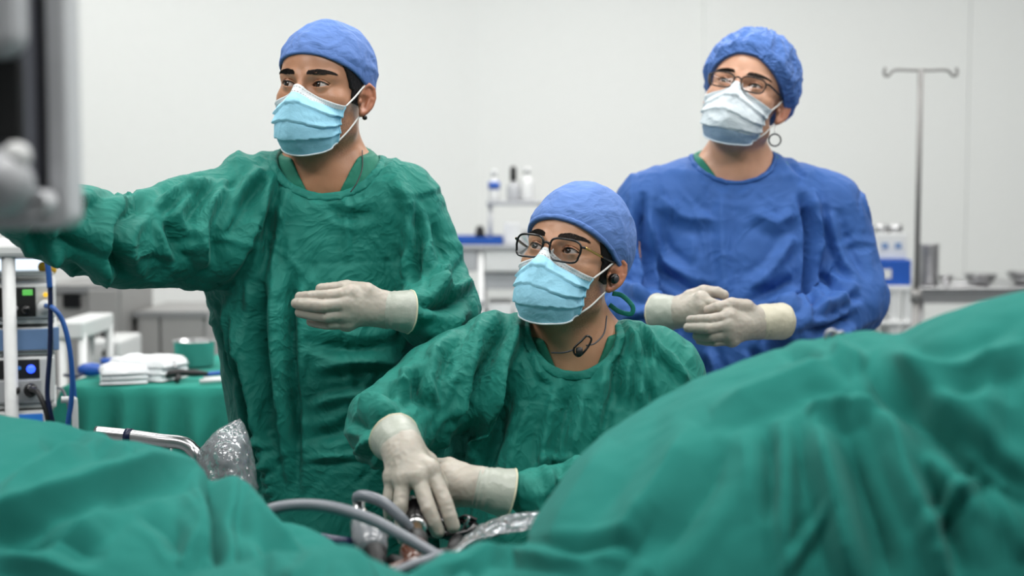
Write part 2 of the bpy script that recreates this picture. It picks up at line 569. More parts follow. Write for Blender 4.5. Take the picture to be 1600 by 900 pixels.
def eye_mat(name, iris):
    """eyeball: object +z is the gaze axis"""
    m, nt, b, o = new_mat(name)
    setp(b, rough=0.08, spec=0.6, coat=0.5)
    tc = nd(nt, 'ShaderNodeTexCoord')
    nrm = nd(nt, 'ShaderNodeVectorMath', operation='NORMALIZE')
    nt.links.new(tc.outputs['Object'], nrm.inputs[0])
    sp = nd(nt, 'ShaderNodeSeparateXYZ'); nt.links.new(nrm.outputs[0], sp.inputs[0])
    cr = nd(nt, 'ShaderNodeValToRGB')
    nt.links.new(sp.outputs['Z'], cr.inputs['Fac'])
    e = cr.color_ramp.elements
    e[0].position = 0.0; e[0].color = (0.62, 0.52, 0.47, 1)
    e[1].position = 1.0; e[1].color = (0.002, 0.002, 0.002, 1)
    for p, c in ((0.855, (0.62, 0.55, 0.52, 1)), (0.875, (iris[0] * .25, iris[1] * .25, iris[2] * .25, 1)), (0.90, (*iris, 1)), (0.955, (iris[0] * .7, iris[1] * .7, iris[2] * .7, 1)), (0.965, (0.002, 0.002, 0.002, 1))):
        k = e.new(p); k.color = c
    nt.links.new(cr.outputs['Color'], b.inputs['Base Color'])
    return m

def glass_mat(name, tint=(1, 1, 1), gloss=0.12, rough=0.03, bump=0.0, bscale=30.0, tintf=0.0, milky=0.0):
    """thin clear sheet: see-through with mirror-like highlights"""
    m, nt, b, o = new_mat(name)
    nt.nodes.remove(b)
    tr = nd(nt, 'ShaderNodeBsdfTransparent'); tr.inputs[0].default_value = (*tint, 1)
    gl = nd(nt, 'ShaderNodeBsdfGlossy'); gl.inputs['Roughness'].default_value = rough
    lw = nd(nt, 'ShaderNodeFresnel'); lw.inputs['IOR'].default_value = 1.45
    ma = nd(nt, 'ShaderNodeMath', operation='ADD'); ma.inputs[1].default_value = gloss; ma.use_clamp = True
    nt.links.new(lw.outputs[0], ma.inputs[0])
    mx = nd(nt, 'ShaderNodeMixShader')
    nt.links.new(ma.outputs[0], mx.inputs[0]); nt.links.new(tr.outputs[0], mx.inputs[1]); nt.links.new(gl.outputs[0], mx.inputs[2])
    last = mx
    if milky:
        df = nd(nt, 'ShaderNodeBsdfDiffuse'); df.inputs[0].default_value = (0.75, 0.78, 0.82, 1)
        m2 = nd(nt, 'ShaderNodeMixShader'); m2.inputs[0].default_value = milky
        nt.links.new(mx.outputs[0], m2.inputs[1]); nt.links.new(df.outputs[0], m2.inputs[2]); last = m2
    if bump:
        tc = nd(nt, 'ShaderNodeTexCoord')
        n = nd(nt, 'ShaderNodeTexNoise', Scale=bscale, Detail=3.0)
        nt.links.new(tc.outputs['Object'], n.inputs['Vector'])
        bp = nd(nt, 'ShaderNodeBump', Strength=bump, Distance=0.03)
        nt.links.new(n.outputs['Fac'], bp.inputs['Height'])
        nt.links.new(bp.outputs['Normal'], gl.inputs['Normal']); nt.links.new(bp.outputs['Normal'], lw.inputs['Normal'])
    nt.links.new(last.outputs[0], o.inputs['Surface'])
    return m

def emit_mat(name, color, strength):
    m, nt, b, o = new_mat(name)
    setp(b, color=(0.02, 0.02, 0.02), emit=strength, ecol=color, rough=0.3)
    return m

M = {}
M['green'] = fabric('green_gown_cotton', (0.005, 0.185, 0.145), crease=0.5, scale=22)
M['green_drape'] = fabric('green_drape_cotton', (0.019, 0.172, 0.146), crease=0.25, scale=7, var=0.06, rough=0.95, spec=0.08)
M['green_table'] = fabric('green_table_cotton', (0.030, 0.26, 0.205), crease=0.3, scale=9, rough=0.9, spec=0.1)
M['green_scrub'] = fabric('green_scrub_cotton', (0.006, 0.17, 0.11), crease=0.25, scale=14)
M['blue_gown'] = fabric('blue_gown_nonwoven', (0.028, 0.105, 0.35), crease=0.45, scale=12, rough=0.7)
M['cap_blue'] = fabric('blue_cap_cotton', (0.10, 0.20, 0.50), crease=0.25, scale=30, rough=0.75)
M['cap_bouffant'] = fabric('blue_bouffant_nonwoven', (0.07, 0.17, 0.48), crease=0.6, scale=40, rough=0.65)
M['mask_blue'] = fabric('mask_light_blue', (0.35, 0.71, 0.90), crease=0.12, scale=50, weave=0.2, var=0.03)
M['mask_white'] = fabric('mask_white_band', (0.72, 0.76, 0.78), crease=0.1, scale=50, weave=0.2, var=0.03)
M['mask_pale'] = fabric('mask_pale_blue', (0.72, 0.80, 0.85), crease=0.2, scale=45, weave=0.2, var=0.03)
M['mask_slate'] = fabric('mask_slate_blue', (0.30, 0.42, 0.56), crease=0.2, scale=45, weave=0.2, var=0.03)
M['elastic'] = plain('white_elastic', (0.82, 0.82, 0.8), 0.7)
M['glove'] = plain('latex_glove', (0.415, 0.38, 0.325), 0.42, bump=0.12, bscale=45, var=0.08, sss=0.1)
M['glove_cuff'] = plain('latex_cuff', (0.38, 0.405, 0.35), 0.4, bump=0.2, bscale=60, var=0.08)
M['glove_rim'] = plain('latex_rolled_rim', (0.62, 0.58, 0.42), 0.45)
M['glove_cream'] = plain('cream_latex_cuff', (0.56, 0.53, 0.41), 0.45, bump=0.3, bscale=50)
M['skin1'] = skin_mat('skin_warm_brown', (0.47, 0.235, 0.135))
M['skin2'] = skin_mat('skin_tan', (0.52, 0.275, 0.165))
M['skin3'] = skin_mat('skin_light_tan', (0.60, 0.33, 0.215))
M['hair'] = hair_mat('black_hair', (0.006, 0.005, 0.005))
M['brow'] = hair_mat('dark_brown_brow', (0.018, 0.011, 0.008))
M['eye'] = eye_mat('brown_eye', (0.06, 0.025, 0.012))
M['eye_dark'] = eye_mat('dark_eye', (0.045, 0.03, 0.02))
M['black_gloss'] = plain('black_gloss_plastic', (0.006, 0.006, 0.007), 0.18)
M['black'] = plain('black_matt_plastic', (0.012, 0.012, 0.013), 0.5)
M['brown_frame'] = plain('dark_bronze_frame', (0.02, 0.014, 0.012), 0.25, 0.3)
M['gold'] = plain('gold_metal', (0.65, 0.42, 0.14), 0.25, 1.0)
M['silver'] = plain('silver_metal', (0.7, 0.7, 0.7), 0.25, 1.0)
M['steel'] = plain('stainless_steel', (0.55, 0.55, 0.56), 0.28, 1.0, bump=0.02, bscale=20)
M['steel_dull'] = plain('brushed_steel', (0.42, 0.42, 0.43), 0.42, 0.85, bump=0.05, bscale=14)
M['steel_cab'] = plain('cabinet_steel', (0.36, 0.355, 0.35), 0.5, 0.35, bump=0.03, bscale=9)
M['pole_grey'] = plain('worn_grey_steel', (0.24, 0.235, 0.23), 0.5, 0.3)
M['bezel'] = plain('pale_grey_bezel', (0.52, 0.53, 0.55), 0.45)
M['camera_grey'] = plain('camera_grey', (0.16, 0.17, 0.185), 0.25, coat=0.4, bump=0.2, bscale=40)
M['lens'] = glass_mat('spectacle_lens', gloss=0.0, rough=0.0)
M['plastic'] = glass_mat('clear_plastic_sheet', tint=(0.92, 0.95, 0.97), gloss=0.06, rough=0.06, bump=0.8, bscale=26, milky=0.09)
M['plastic_bag'] = glass_mat('cloudy_plastic_bag', tint=(0.9, 0.94, 0.96), gloss=0.06, rough=0.07, bump=0.8, bscale=26, milky=0.16)
M['wall'] = plain('wall_white_paint', (0.80, 0.815, 0.80), 0.6, bump=0.02, bscale=30, var=0.015)
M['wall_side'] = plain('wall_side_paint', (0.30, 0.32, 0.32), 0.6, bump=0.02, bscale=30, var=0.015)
M['ceiling'] = plain('ceiling_white', (0.62, 0.62, 0.62), 0.8, var=0.02)
M['floor'] = plain('floor_vinyl_grey', (0.24, 0.26, 0.27), 0.35, var=0.06, bscale=25)
M['white_plastic'] = plain('white_plastic', (0.68, 0.69, 0.69), 0.4)
M['grey_plastic'] = plain('light_grey_plastic', (0.42, 0.43, 0.45), 0.4)
M['grey_dark'] = plain('dark_grey_plastic', (0.05, 0.05, 0.058), 0.4)
M['blue_plastic'] = plain('blue_plastic', (0.015, 0.09, 0.42), 0.4)
M['blue_grey'] = plain('blue_grey_panel', (0.16, 0.27, 0.48), 0.4)
M['cable_blue'] = plain('blue_cable', (0.012, 0.08, 0.30), 0.4)
M['cable_navy'] = plain('navy_cable', (0.006, 0.012, 0.05), 0.35)
M['cable_grey'] = plain('grey_silicone_cable', (0.155, 0.17, 0.195), 0.35)
M['yellow'] = plain('yellow_plastic', (0.75, 0.42, 0.02), 0.4)
M['white_cloth'] = fabric('white_gauze', (0.82, 0.84, 0.86), crease=0.5, scale=30)
M['amber'] = plain('amber_resin', (0.085, 0.028, 0.014), 0.15, coat=0.3, bump=0.2, bscale=60)
M['brass'] = plain('brass_sleeve', (0.45, 0.27, 0.12), 0.25, 0.9)
M['screen_light'] = emit_mat('lit_screen', (0.75, 0.87, 1.0), 1.3)
M['lcd_green'] = emit_mat('green_lcd', (0.18, 0.85, 0.15), 0.6)
M['led_blue'] = emit_mat('blue_led', (0.03, 0.1, 1.0), 2.2)
M['led_yellow'] = emit_mat('yellow_led', (1.0, 0.6, 0.02), 1.0)
M['screen_blue'] = emit_mat('blue_screen', (0.02, 0.22, 0.75), 0.5)
M['panel_light'] = emit_mat('ceiling_diffuser', (1.0, 0.985, 0.96), 3.0)
# ----------------------------------------------------------------------------------------------
# the room
# ----------------------------------------------------------------------------------------------
def slab(name, pts, th, mat, z0, z1):
    """upright wall slab along a ground line, thickness away from the room"""
    (x0, y0), (x1, y1) = pts
    d = np.array([x1 - x0, y1 - y0]); d /= np.linalg.norm(d)
    n = np.array([d[1], -d[0]])
    if np.dot(n, np.array([0.3, 2.5]) - np.array([x0, y0])) > 0: n = -n
    a, b = np.array([x0, y0]), np.array([x1, y1])
    c, e = b + n * th, a + n * th
    V = [(*p, z) for z in (z0, z1) for p in (a, b, c, e)]
    F = [(0, 1, 2, 3), (4, 5, 6, 7), (0, 1, 5, 4), (1, 2, 6, 5), (2, 3, 7, 6), (3, 0, 4, 7)]
    o = mk(name, V, F, mat, smooth=False)
    o['kind'] = 'structure'
    return o

CORNER = (-0.14, 6.0)
LEFT_END = (-3.2, 4.9)
BACK_END = (3.4, 6.0)
wall_back = slab('wall_back', [CORNER, BACK_END], 0.1, M['wall'], 0, CEIL)
wall_left = slab('wall_left', [LEFT_END, CORNER], 0.1, M['wall'], 0, CEIL)
wall_side = slab('wall_side', [LEFT_END, (-3.2, -2.0)], 0.1, M['wall_side'], 0, CEIL)
wall_right = slab('wall_right', [BACK_END, (3.4, -2.0)], 0.1, M['wall_side'], 0, CEIL)
wall_front = slab('wall_front', [(-3.2, -2.0), (3.4, -2.0)], 0.1, M['wall_side'], 0, CEIL)
fl = MB().box((0.1, 2.05, -0.05), (6.9, 8.3, 0.1)).build('floor', M['floor']); fl['kind'] = 'structure'
ce = MB().box((0.1, 2.05, CEIL + 0.05), (6.9, 8.3, 0.1)).build('ceiling', M['ceiling']); ce['kind'] = 'structure'
# wall cladding panels with recessed joints: the photograph shows upright joints behind the third person and at the right
for nm, x0, x1 in (('wall_panel', 0.80, 1.908), ('wall_panel', 1.910, 3.39)):
    o = MB().box(((x0 + x1) / 2, 5.9925, 1.5), (x1 - x0, 0.015, 2.98)).build(nm, M['wall'], wall_back, bevel=0.001)
for (x0, x1) in ((-0.13, 3.38),):
    o = MB().box(((x0 + x1) / 2, 5.98, 0.05), (x1 - x0, 0.02, 0.1)).build('baseboard_back', M['wall_side'])
    o['kind'] = 'structure'
for i, (x, y, sx, sy, e) in enumerate(PANELS):
    where = ['nearest row, left', 'nearest row, middle', 'nearest row, right', 'middle row, left', 'middle row, middle', 'middle row, right',
             'row by the back wall, left', 'row by the back wall, middle', 'row by the back wall, right'][i]
    t = empty('ceiling_light', (x, y, CEIL), 'flat white ceiling light panel, ' + where, 'ceiling light', 'ceiling light panels')
    f = MB()
    for s in (-1, 1):
        f.box((x + s * (sx / 2 + 0.015), y, CEIL - 0.02), (0.03, sy + 0.06, 0.04))
        f.box((x, y + s * (sy / 2 + 0.015), CEIL - 0.02), (sx, 0.03, 0.04))
    f.build('frame', M['white_plastic'], t)
    MB().box((x, y, CEIL - 0.018), (sx, sy, 0.012)).build('diffuser', M['panel_light'], t)
# ----------------------------------------------------------------------------------------------
# people: heads
# ----------------------------------------------------------------------------------------------
EYE = (0.0315, -0.0735, 0.0)          # eyeball centre in the head frame (x to the person's left, -y forward, z up)
ER = 0.0122

def head_shape(P, lids=True, ears=True, lid_open=(0.0054, 0.0042)):
    X, Y, Z = P
    A = np.abs(X)
    Q = (A, Y, Z)
    d = d_ell(P, (0, 0.009, 0.033), (0.0725, 0.091, 0.083))
    d = smin(d, d_ell(P, (0, -0.033, 0.032), (0.060, 0.057, 0.055)), 0.03)
    d = smin(d, d_ell(P, (0, -0.030, -0.035), (0.0605, 0.056, 0.080)), 0.03)
    d = smin(d, d_ell(Q, (0.044, -0.050, -0.024), (0.023, 0.026, 0.020)), 0.018)
    d = smin(d, d_seg(Q, (0.050, 0.000, -0.068), (0.016, -0.070, -0.098), 0.017, 0.018), 0.028)
    d = smin(d, d_ell(P, (0, -0.076, -0.099), (0.021, 0.017, 0.018)), 0.016)
    # brow, nose
    d = smin(d, d_seg(Q, (0.046, -0.066, 0.0165), (0.014, -0.0835, 0.0145), 0.0095, 0.010), 0.012)
    d = smin(d, d_seg(P, (0, -0.0845, 0.010), (0, -0.1095, -0.036), 0.0068, 0.0095), 0.012)
    d = smin(d, d_seg(P, (0, -0.100, -0.038), (0, -0.1095, -0.040), 0.011, 0.0105), 0.008)
    d = smin(d, d_ell(Q, (0.0135, -0.0955, -0.0445), (0.0075, 0.012, 0.008)), 0.007)
    # lips
    d = smin(d, d_seg(Q, (0.0, -0.0935, -0.068), (0.020, -0.082, -0.0715), 0.0065, 0.003), 0.006)
    d = smin(d, d_seg(Q, (0.0, -0.0915, -0.077), (0.018, -0.081, -0.0735), 0.0065, 0.003), 0.006)
    # eye sockets
    d = smax(d, -d_ell(Q, (0.0325, -0.094, -0.001), (0.0205, 0.0135, 0.0125)), 0.012)
    if lids:
        ball = np.sqrt((A - EYE[0]) ** 2 + (Y - EYE[1]) ** 2 + (Z - EYE[2]) ** 2)
        d = smin(d, ball - (ER + 0.0017), 0.005)
        up, dn = lid_open
        w = 0.0152
        Ru = (w * w + up * up) / (2 * up); Rl = (w * w + dn * dn) / (2 * dn)
        # almond opening, outer corner a touch higher
        zz = Z - (A - EYE[0]) * 0.07
        al = np.maximum(np.sqrt((A - EYE[0]) ** 2 + (zz - (up - Ru)) ** 2) - Ru,
                        np.sqrt((A - EYE[0]) ** 2 + (zz + (dn - Rl)) ** 2) - Rl)
        al = np.maximum(al, np.maximum(ball - 0.0175, Y + 0.0705))
        d = smax(d, -al, 0.0012)
        # lid crease
        cr = np.abs(np.sqrt((A - EYE[0]) ** 2 + (zz - (0.0088 - 0.021)) ** 2) - 0.021) - 0.0004
        cr = np.maximum(np.maximum(cr, ball - 0.0165), 0.0015 - zz)
        d = smax(d, -cr, 0.002)
    if ears:
        ca, sa = math.cos(0.42), math.sin(0.42)
        # ear frame: tilted back and flared out from the skull
        ex, ey, ez = A - 0.0725, Y - 0.006, Z + 0.012
        lean = 0.18
        ey, ez = ey * math.cos(lean) - ez * math.sin(lean), ey * math.sin(lean) + ez * math.cos(lean)
        u = ex * ca - ey * sa             # out of the ear plane
        v = ex * sa + ey * ca             # backwards in the ear plane
        E = (u, v, ez)
        plate = d_ell(E, (0.002, 0.006, 0.001), (0.0055, 0.0165, 0.029))
        ring = [(0.0045, -0.008, 0.004), (0.005, -0.005, 0.020), (0.007, 0.004, 0.0285), (0.0085, 0.015, 0.024), (0.0085, 0.0205, 0.009),
                (0.0075, 0.0185, -0.008), (0.006, 0.0105, -0.020), (0.004, 0.001, -0.0275)]
        rim = d_chain(E, ring, [0.003, 0.0036, 0.004, 0.004, 0.004, 0.0038, 0.0042, 0.0062])
        anti = d_chain(E, [(0.006, 0.007, 0.018), (0.0065, 0.012, 0.004), (0.006, 0.008, -0.012)], [0.003, 0.0036, 0.0032])
        trag = d_ell(E, (0.006, -0.009, -0.008), (0.004, 0.005, 0.007))
        e = smin(plate, rim, 0.004)
        e = smax(e, -d_ell(E, (0.008, 0.000, -0.005), (0.0075, 0.0085, 0.012)), 0.004)
        e = smin(smin(e, anti, 0.003), trag, 0.003)
        d = smin(d, e, 0.007)
    return d

def rot_head(yaw, pitch, roll):
    """yaw > 0 turns the face to the picture's left, pitch > 0 looks up, roll > 0 leans the crown to the picture's right"""
    y, p, r = (math.radians(v) for v in (yaw, pitch, roll))
    Rz = np.array(Matrix.Rotation(-y, 3, 'Z'))
    Rx = np.array(Matrix.Rotation(-p, 3, 'X'))
    Ry = np.array(Matrix.Rotation(r, 3, 'Y'))
    return Ry @ Rz @ Rx

class Head:
    def __init__(self, org, yaw, pitch, roll, s=1.0):
        self.o = np.asarray(org, float); self.R = rot_head(yaw, pitch, roll) * s; self.Ri = np.linalg.inv(self.R)
    def w(self, V):
        return np.asarray(V, float) @ self.R.T + self.o
    def l(self, V):
        return (np.asarray(V, float) - self.o) @ self.Ri.T
    def wgrid(self, P):
        X, Y, Z = P
        return tuple((self.R[i, 0] * X + self.R[i, 1] * Y + self.R[i, 2] * Z + self.o[i]).astype(np.float32) for i in range(3))

def on_head(pts, off=0.0, ears=False):
    """push points (head frame) onto the head surface + off along the gradient"""
    p = np.array(pts, float)
    for _ in range(6):
        f = lambda q: head_shape((q[:, 0], q[:, 1], q[:, 2]), lids=True, ears=ears)
        d = f(p); g = np.stack([(f(p + e) - d) / 1e-4 for e in np.eye(3) * 1e-4], -1)
        g /= np.linalg.norm(g, axis=1)[:, None] + 1e-9
        p = p - g * (d - off)[:, None]
    return p

person_chest = {}

def build_body(H, person, neck_base, sh_l, sh_r, limbs, mat, stub=1.0, lid=(0.0054, 0.0042), torso=None):
    """face, neck and upper chest in fine mesh, continuing into torso and limbs under the gown"""
    nb = np.asarray(neck_base, float)
    top = H.w([(0, 0.022, -0.055)])[0]
    jaw = H.w([(0, -0.02, -0.085)])[0]
    sl, sr = np.asarray(sh_l, float), np.asarray(sh_r, float)
    def chest(Pw):
        d = d_seg(Pw, top, nb, 0.054, 0.057)
        d = smin(d, d_seg(Pw, jaw, nb + np.array([0, -0.035, -0.01]), 0.032, 0.036), 0.03)
        d = smin(d, d_seg(Pw, nb + np.array([0, 0.02, 0.0]), sl * 0.8 + nb * 0.2, 0.045, 0.045), 0.06)
        d = smin(d, d_seg(Pw, nb + np.array([0, 0.02, 0.0]), sr * 0.8 + nb * 0.2, 0.045, 0.045), 0.06)
        d = smin(d, d_ell(Pw, nb + np.array([0, 0.012, -0.11]), (0.135, 0.085, 0.122)), 0.045)
        # collar bones
        for s in (sl, sr):
            d = smin(d, d_seg(Pw, nb + np.array([math.copysign(0.018, s[0] - nb[0]), -0.058, -0.035]), s * 0.6 + nb * 0.4 + np.array([0, -0.036, 0.0]), 0.008, 0.008), 0.014)
        return d
    person_chest[person.name] = chest
    def fn(P):
        d = head_shape(P, lid_open=lid)
        return smin(d, chest(H.wgrid(P)), 0.022)
    V, F = nets_of(fn, (-0.15, -0.14, -0.30), (0.15, 0.13, 0.125), 0.0036,
                   (((-0.052, 0.052, 0.0013), (0.066, 0.105, 0.002)), ((-0.125, -0.068, 0.0013),), ((-0.02, 0.03, 0.0011),)))
    V = relax(V, F, 1, 0.25)
    x, y, z = V.T
    ax = np.abs(x)
    st = np.clip((-0.03 - z) / 0.03, 0, 1) * np.clip((-0.01 - y + 0.03) / 0.03, 0, 1) * np.clip((z + 0.135) / 0.03, 0, 1)
    side = np.clip((ax - 0.045) / 0.015, 0, 1) * np.clip(1 - np.abs(y + 0.012) / 0.03, 0, 1) * np.clip((0.01 - z) / 0.03, 0, 1) * np.clip((z + 0.12) / 0.03, 0, 1)
    stv = np.clip(np.maximum(st * 0.9, side), 0, 1) * stub
    fl = np.clip((ax - 0.071) / 0.01, 0, 1) * 0.55 * (z > -0.06)
    # body below: torso, arms and legs
    def bfn(P):
        d = d_ell(P, nb + np.array([0, 0.01, -0.12]), (0.13, 0.085, 0.13)) if torso is None else torso(P)
        for pts, rs in limbs:
            d = smin(d, d_chain(P, pts, rs), 0.03)
        return d
    allp = np.vstack([np.asarray(p) for p, _ in limbs] + [nb[None]])
    V2, F2 = nets_of(bfn, allp.min(0) - 0.2, allp.max(0) + np.array([0.2, 0.2, -0.1]), 0.016)
    Vw = np.vstack([H.w(V), V2]); Fw = np.vstack([F, F2 + len(V)])
    z0 = np.zeros(len(V2))
    return mk('body', Vw, Fw, mat, person, attr={'stubble': np.concatenate([stv, z0]), 'flush': np.concatenate([fl, z0])})

def eyeballs(H, person, mat, gaze=(0, 0)):
    gy, gp = math.radians(gaze[0]), math.radians(gaze[1])
    for s in (1, -1):
        c = H.w([(s * EYE[0], EYE[1], EYE[2])])[0]
        dirl = np.array([-math.sin(gy) * math.cos(gp), -math.cos(gy) * math.cos(gp), math.sin(gp)])
        dw = H.w([dirl])[0] - H.o
        n, m = 24, 16
        prof = [(ER * math.sin(a), ER * math.cos(a)) for a in np.linspace(math.pi - 0.02, 0.02, m)]
        # a slight corneal bulge
        prof = [(r, zz * (1 + 0.05 * max(0, zz / ER - 0.86) / 0.14)) for r, zz in prof]
        V, F = lathe_geo(prof, n)
        o = mk('eyeball', V, F, mat, None, loc=(0, 0, 0))
        q = Vector((0, 0, 1)).rotation_difference(Vector(dw).normalized())
        o.parent = person
        o.location = Vector(c) - Vector(root_of(person))
        o.rotation_mode = 'QUATERNION'; o.rotation_quaternion = q

def lashes(H, person, mat, lid):
    up, dn = lid
    for s in (1, -1):
        w = 0.0152; Ru = (w * w + up * up) / (2 * up)
        pts = []
        for t in np.linspace(-0.97, 0.97, 15):
            dx = t * w
            zz = up - Ru + math.sqrt(max(0, Ru * Ru - dx * dx)) + dx * 0.07
            yy = EYE[1] - math.sqrt(max(1e-6, (ER + 0.0022) ** 2 - min(dx * dx + zz * zz, (ER + .0021) ** 2)))
            pts.append((s * (EYE[0] + dx), max(yy, -0.0885), zz + 0.0003))
        V, F = tube_geo(H.w(pts), [0.0005, 0.0010, 0.0011, 0.0006], 6)
        mk('eyelash', V, F, mat, person)

def brows(H, person, mat, lift=0.0, thick=1.0, seed=1):
    rng = np.random.RandomState(seed)
    for s in (1, -1):
        base, dirs = [], []
        n = 420
        for i in range(n):
            t = rng.rand()
            wdt = 0.0042 * thick * (1.0 - 0.75 * max(0, t - 0.45) / 0.55) * (0.5 + 0.5 * min(1, t / 0.28))
            x = 0.0125 + 0.041 * t
            z = 0.0165 + lift + 0.0065 * math.sin(t * 2.2) - 0.0030 * t + (rng.rand() - 0.5) * 2 * wdt
            base.append((s * x, -0.10 + 0.03 * t, z))
            a = 1.0 - 0.95 * min(1, t * 2.2) - 0.35 * max(0, t - .5)
            dirs.append((s * math.cos(a), 0.25 + 0.5 * t, math.sin(a)))
        base = on_head(base, 0.0002)
        tips = on_head(base + np.array(dirs) * 0.006, 0.0016)
        bw, tw = H.w(base), H.w(tips)
        Vs, Fs, k = [], [], 0
        for b, t in zip(bw, tw):
            d = t - b; u = np.cross(d, (0.3, 1, 0.2)); u /= np.linalg.norm(u); v = np.cross(d, u); v /= np.linalg.norm(v)
            r = 0.0007
            for q in range(3):
                an = q * 2.094
                Vs.append(b + r * (u * math.cos(an) + v * math.sin(an)))
            Vs.append(t)
            Fs += [(k, k + 1, k + 3), (k + 1, k + 2, k + 3), (k + 2, k, k + 3)]
            k += 4
        mk('eyebrow', Vs, Fs, mat, person, smooth=False)['kind'] = 'stuff'

def hair(H, person, mat, capz, side_front=-0.048, burn=-0.03):
    """short hair left showing under the cap: temples, sideburns and nape"""
    def fn(P):
        X, Y, Z = P
        A = np.abs(X)
        d = head_shape(P, lids=False, ears=False) - 0.0035
        lim = capz(X, Y) + 0.012
        d = np.maximum(d, Z - lim)
        front = side_front + np.clip((0.03 - Z) * 0.55, -0.02, 0.06)     # hairline runs back towards the ear
        front = np.where(Z < 0.0, np.maximum(front, -0.028 + 0.0 * Z), front)
        d = np.maximum(d, (front - Y) * 0.8)
        d = np.maximum(d, (burn - Z) * 0.8 + np.clip((Y - 0.03), 0, 1) * -1.2)
        d = np.maximum(d, -0.085 - Z)
        d = np.maximum(d, 0.040 - A + np.clip((Y - 0.02), 0, 1) * -3)
        return d
    V, F = nets_of(fn, (-0.1, -0.1, -0.11), (0.1, 0.125, 0.09), 0.0026)
    N = vnormals(V, F)
    V = V + N * (perlin(V * np.array([260, 260, 120]), 3) * 0.0012)[:, None]
    return mk('hair', H.w(V), F, mat, person)

def cap(H, person, mat, capz, grow=(0.010, 0.010, 0.0125), crumple=0.0016, gathers=0.0, band=None, band_mat=None, sag=(0, 0, 0), seed=5, name='surgical_cap'):
    c = np.array([0, 0.010, 0.035]) + np.array(sag)
    r = np.array([0.0725, 0.091, 0.083]) + np.array(grow)
    def base(P):
        d = d_ell(P, c, r)
        return smin(d, d_ell(P, (0, -0.030, 0.034), (0.064, 0.062, 0.056)), 0.03)
    def fn(P):
        return smax(base(P), capz(P[0], P[1]) - P[2], 0.003)
    V, F = nets_of(fn, (-0.12, -0.12, -0.09), (0.12, 0.145, 0.16), 0.0027)
    N = vnormals(V, F)
    lift = np.clip((V[:, 2] - capz(V[:, 0], V[:, 1])) / 0.02, 0, 1)
    q = warp(V, 18, 0.012, seed)
    disp = crumple * (1.3 * ridged(q * np.array([14, 14, 22]), seed, 0.03) + 0.7 * ridged(q * 40, seed + 2, 0.03)) * lift
    if gathers:
        # gathers run down from the crown to the elastic edge
        th = np.arctan2(V[:, 0], V[:, 1] - c[1])
        g = np.stack([np.cos(th) * 2.6, np.sin(th) * 2.6, V[:, 2] * 7], -1)
        disp += gathers * (1.2 * ridged(g * 1.5, seed + 7, 0.03) + 0.7 * ridged(warp(V, 25, 0.02, 4) * 30, seed + 9)) * lift
    V = V + N * disp[:, None]
    co = mk(name, H.w(V), F, mat, person)
    if band:
        lo, hi = band
        def fb(P):
            b = base(P) - 0.0022
            cz = capz(P[0], P[1])
            d = smax(smax(b, cz - 0.001 + lo - P[2], 0.002), P[2] - cz - hi, 0.002)
            return np.maximum(d, -(base(P) + 0.004))
        V, F = nets_of(fb, (-0.12, -0.12, -0.09), (0.12, 0.145, 0.13), 0.0024)
        N = vnormals(V, F)
        V = V + N * (perlin(V * 40, 9) * 0.0014)[:, None]
        mk('cap_band', H.w(V), F, band_mat or mat, co)
    return co

MASK_COLS = {
    0.0: [(0, -0.1040, -0.004), (0, -0.1230, -0.036), (0, -0.1235, -0.066), (0, -0.1150, -0.098), (0, -0.0850, -0.1255)],
    0.16: [(0.013, -0.0965, -0.0105), (0.0145, -0.1155, -0.038), (0.015, -0.1175, -0.067), (0.0145, -0.1100, -0.098), (0.012, -0.0830, -0.1250)],
    0.40: [(0.031, -0.0845, -0.021), (0.033, -0.1000, -0.044), (0.034, -0.1040, -0.069), (0.033, -0.0970, -0.096), (0.027, -0.0760, -0.1215)],
    0.70: [(0.050, -0.0720, -0.027), (0.052, -0.0810, -0.049), (0.053, -0.0830, -0.070), (0.050, -0.0770, -0.093), (0.044, -0.0620, -0.1140)],
    1.0: [(0.0650, -0.0500, -0.030), (0.0650, -0.0520, -0.047), (0.0640, -0.0520, -0.064), (0.0610, -0.0480, -0.081), (0.0570, -0.0430, -0.0980)],
}

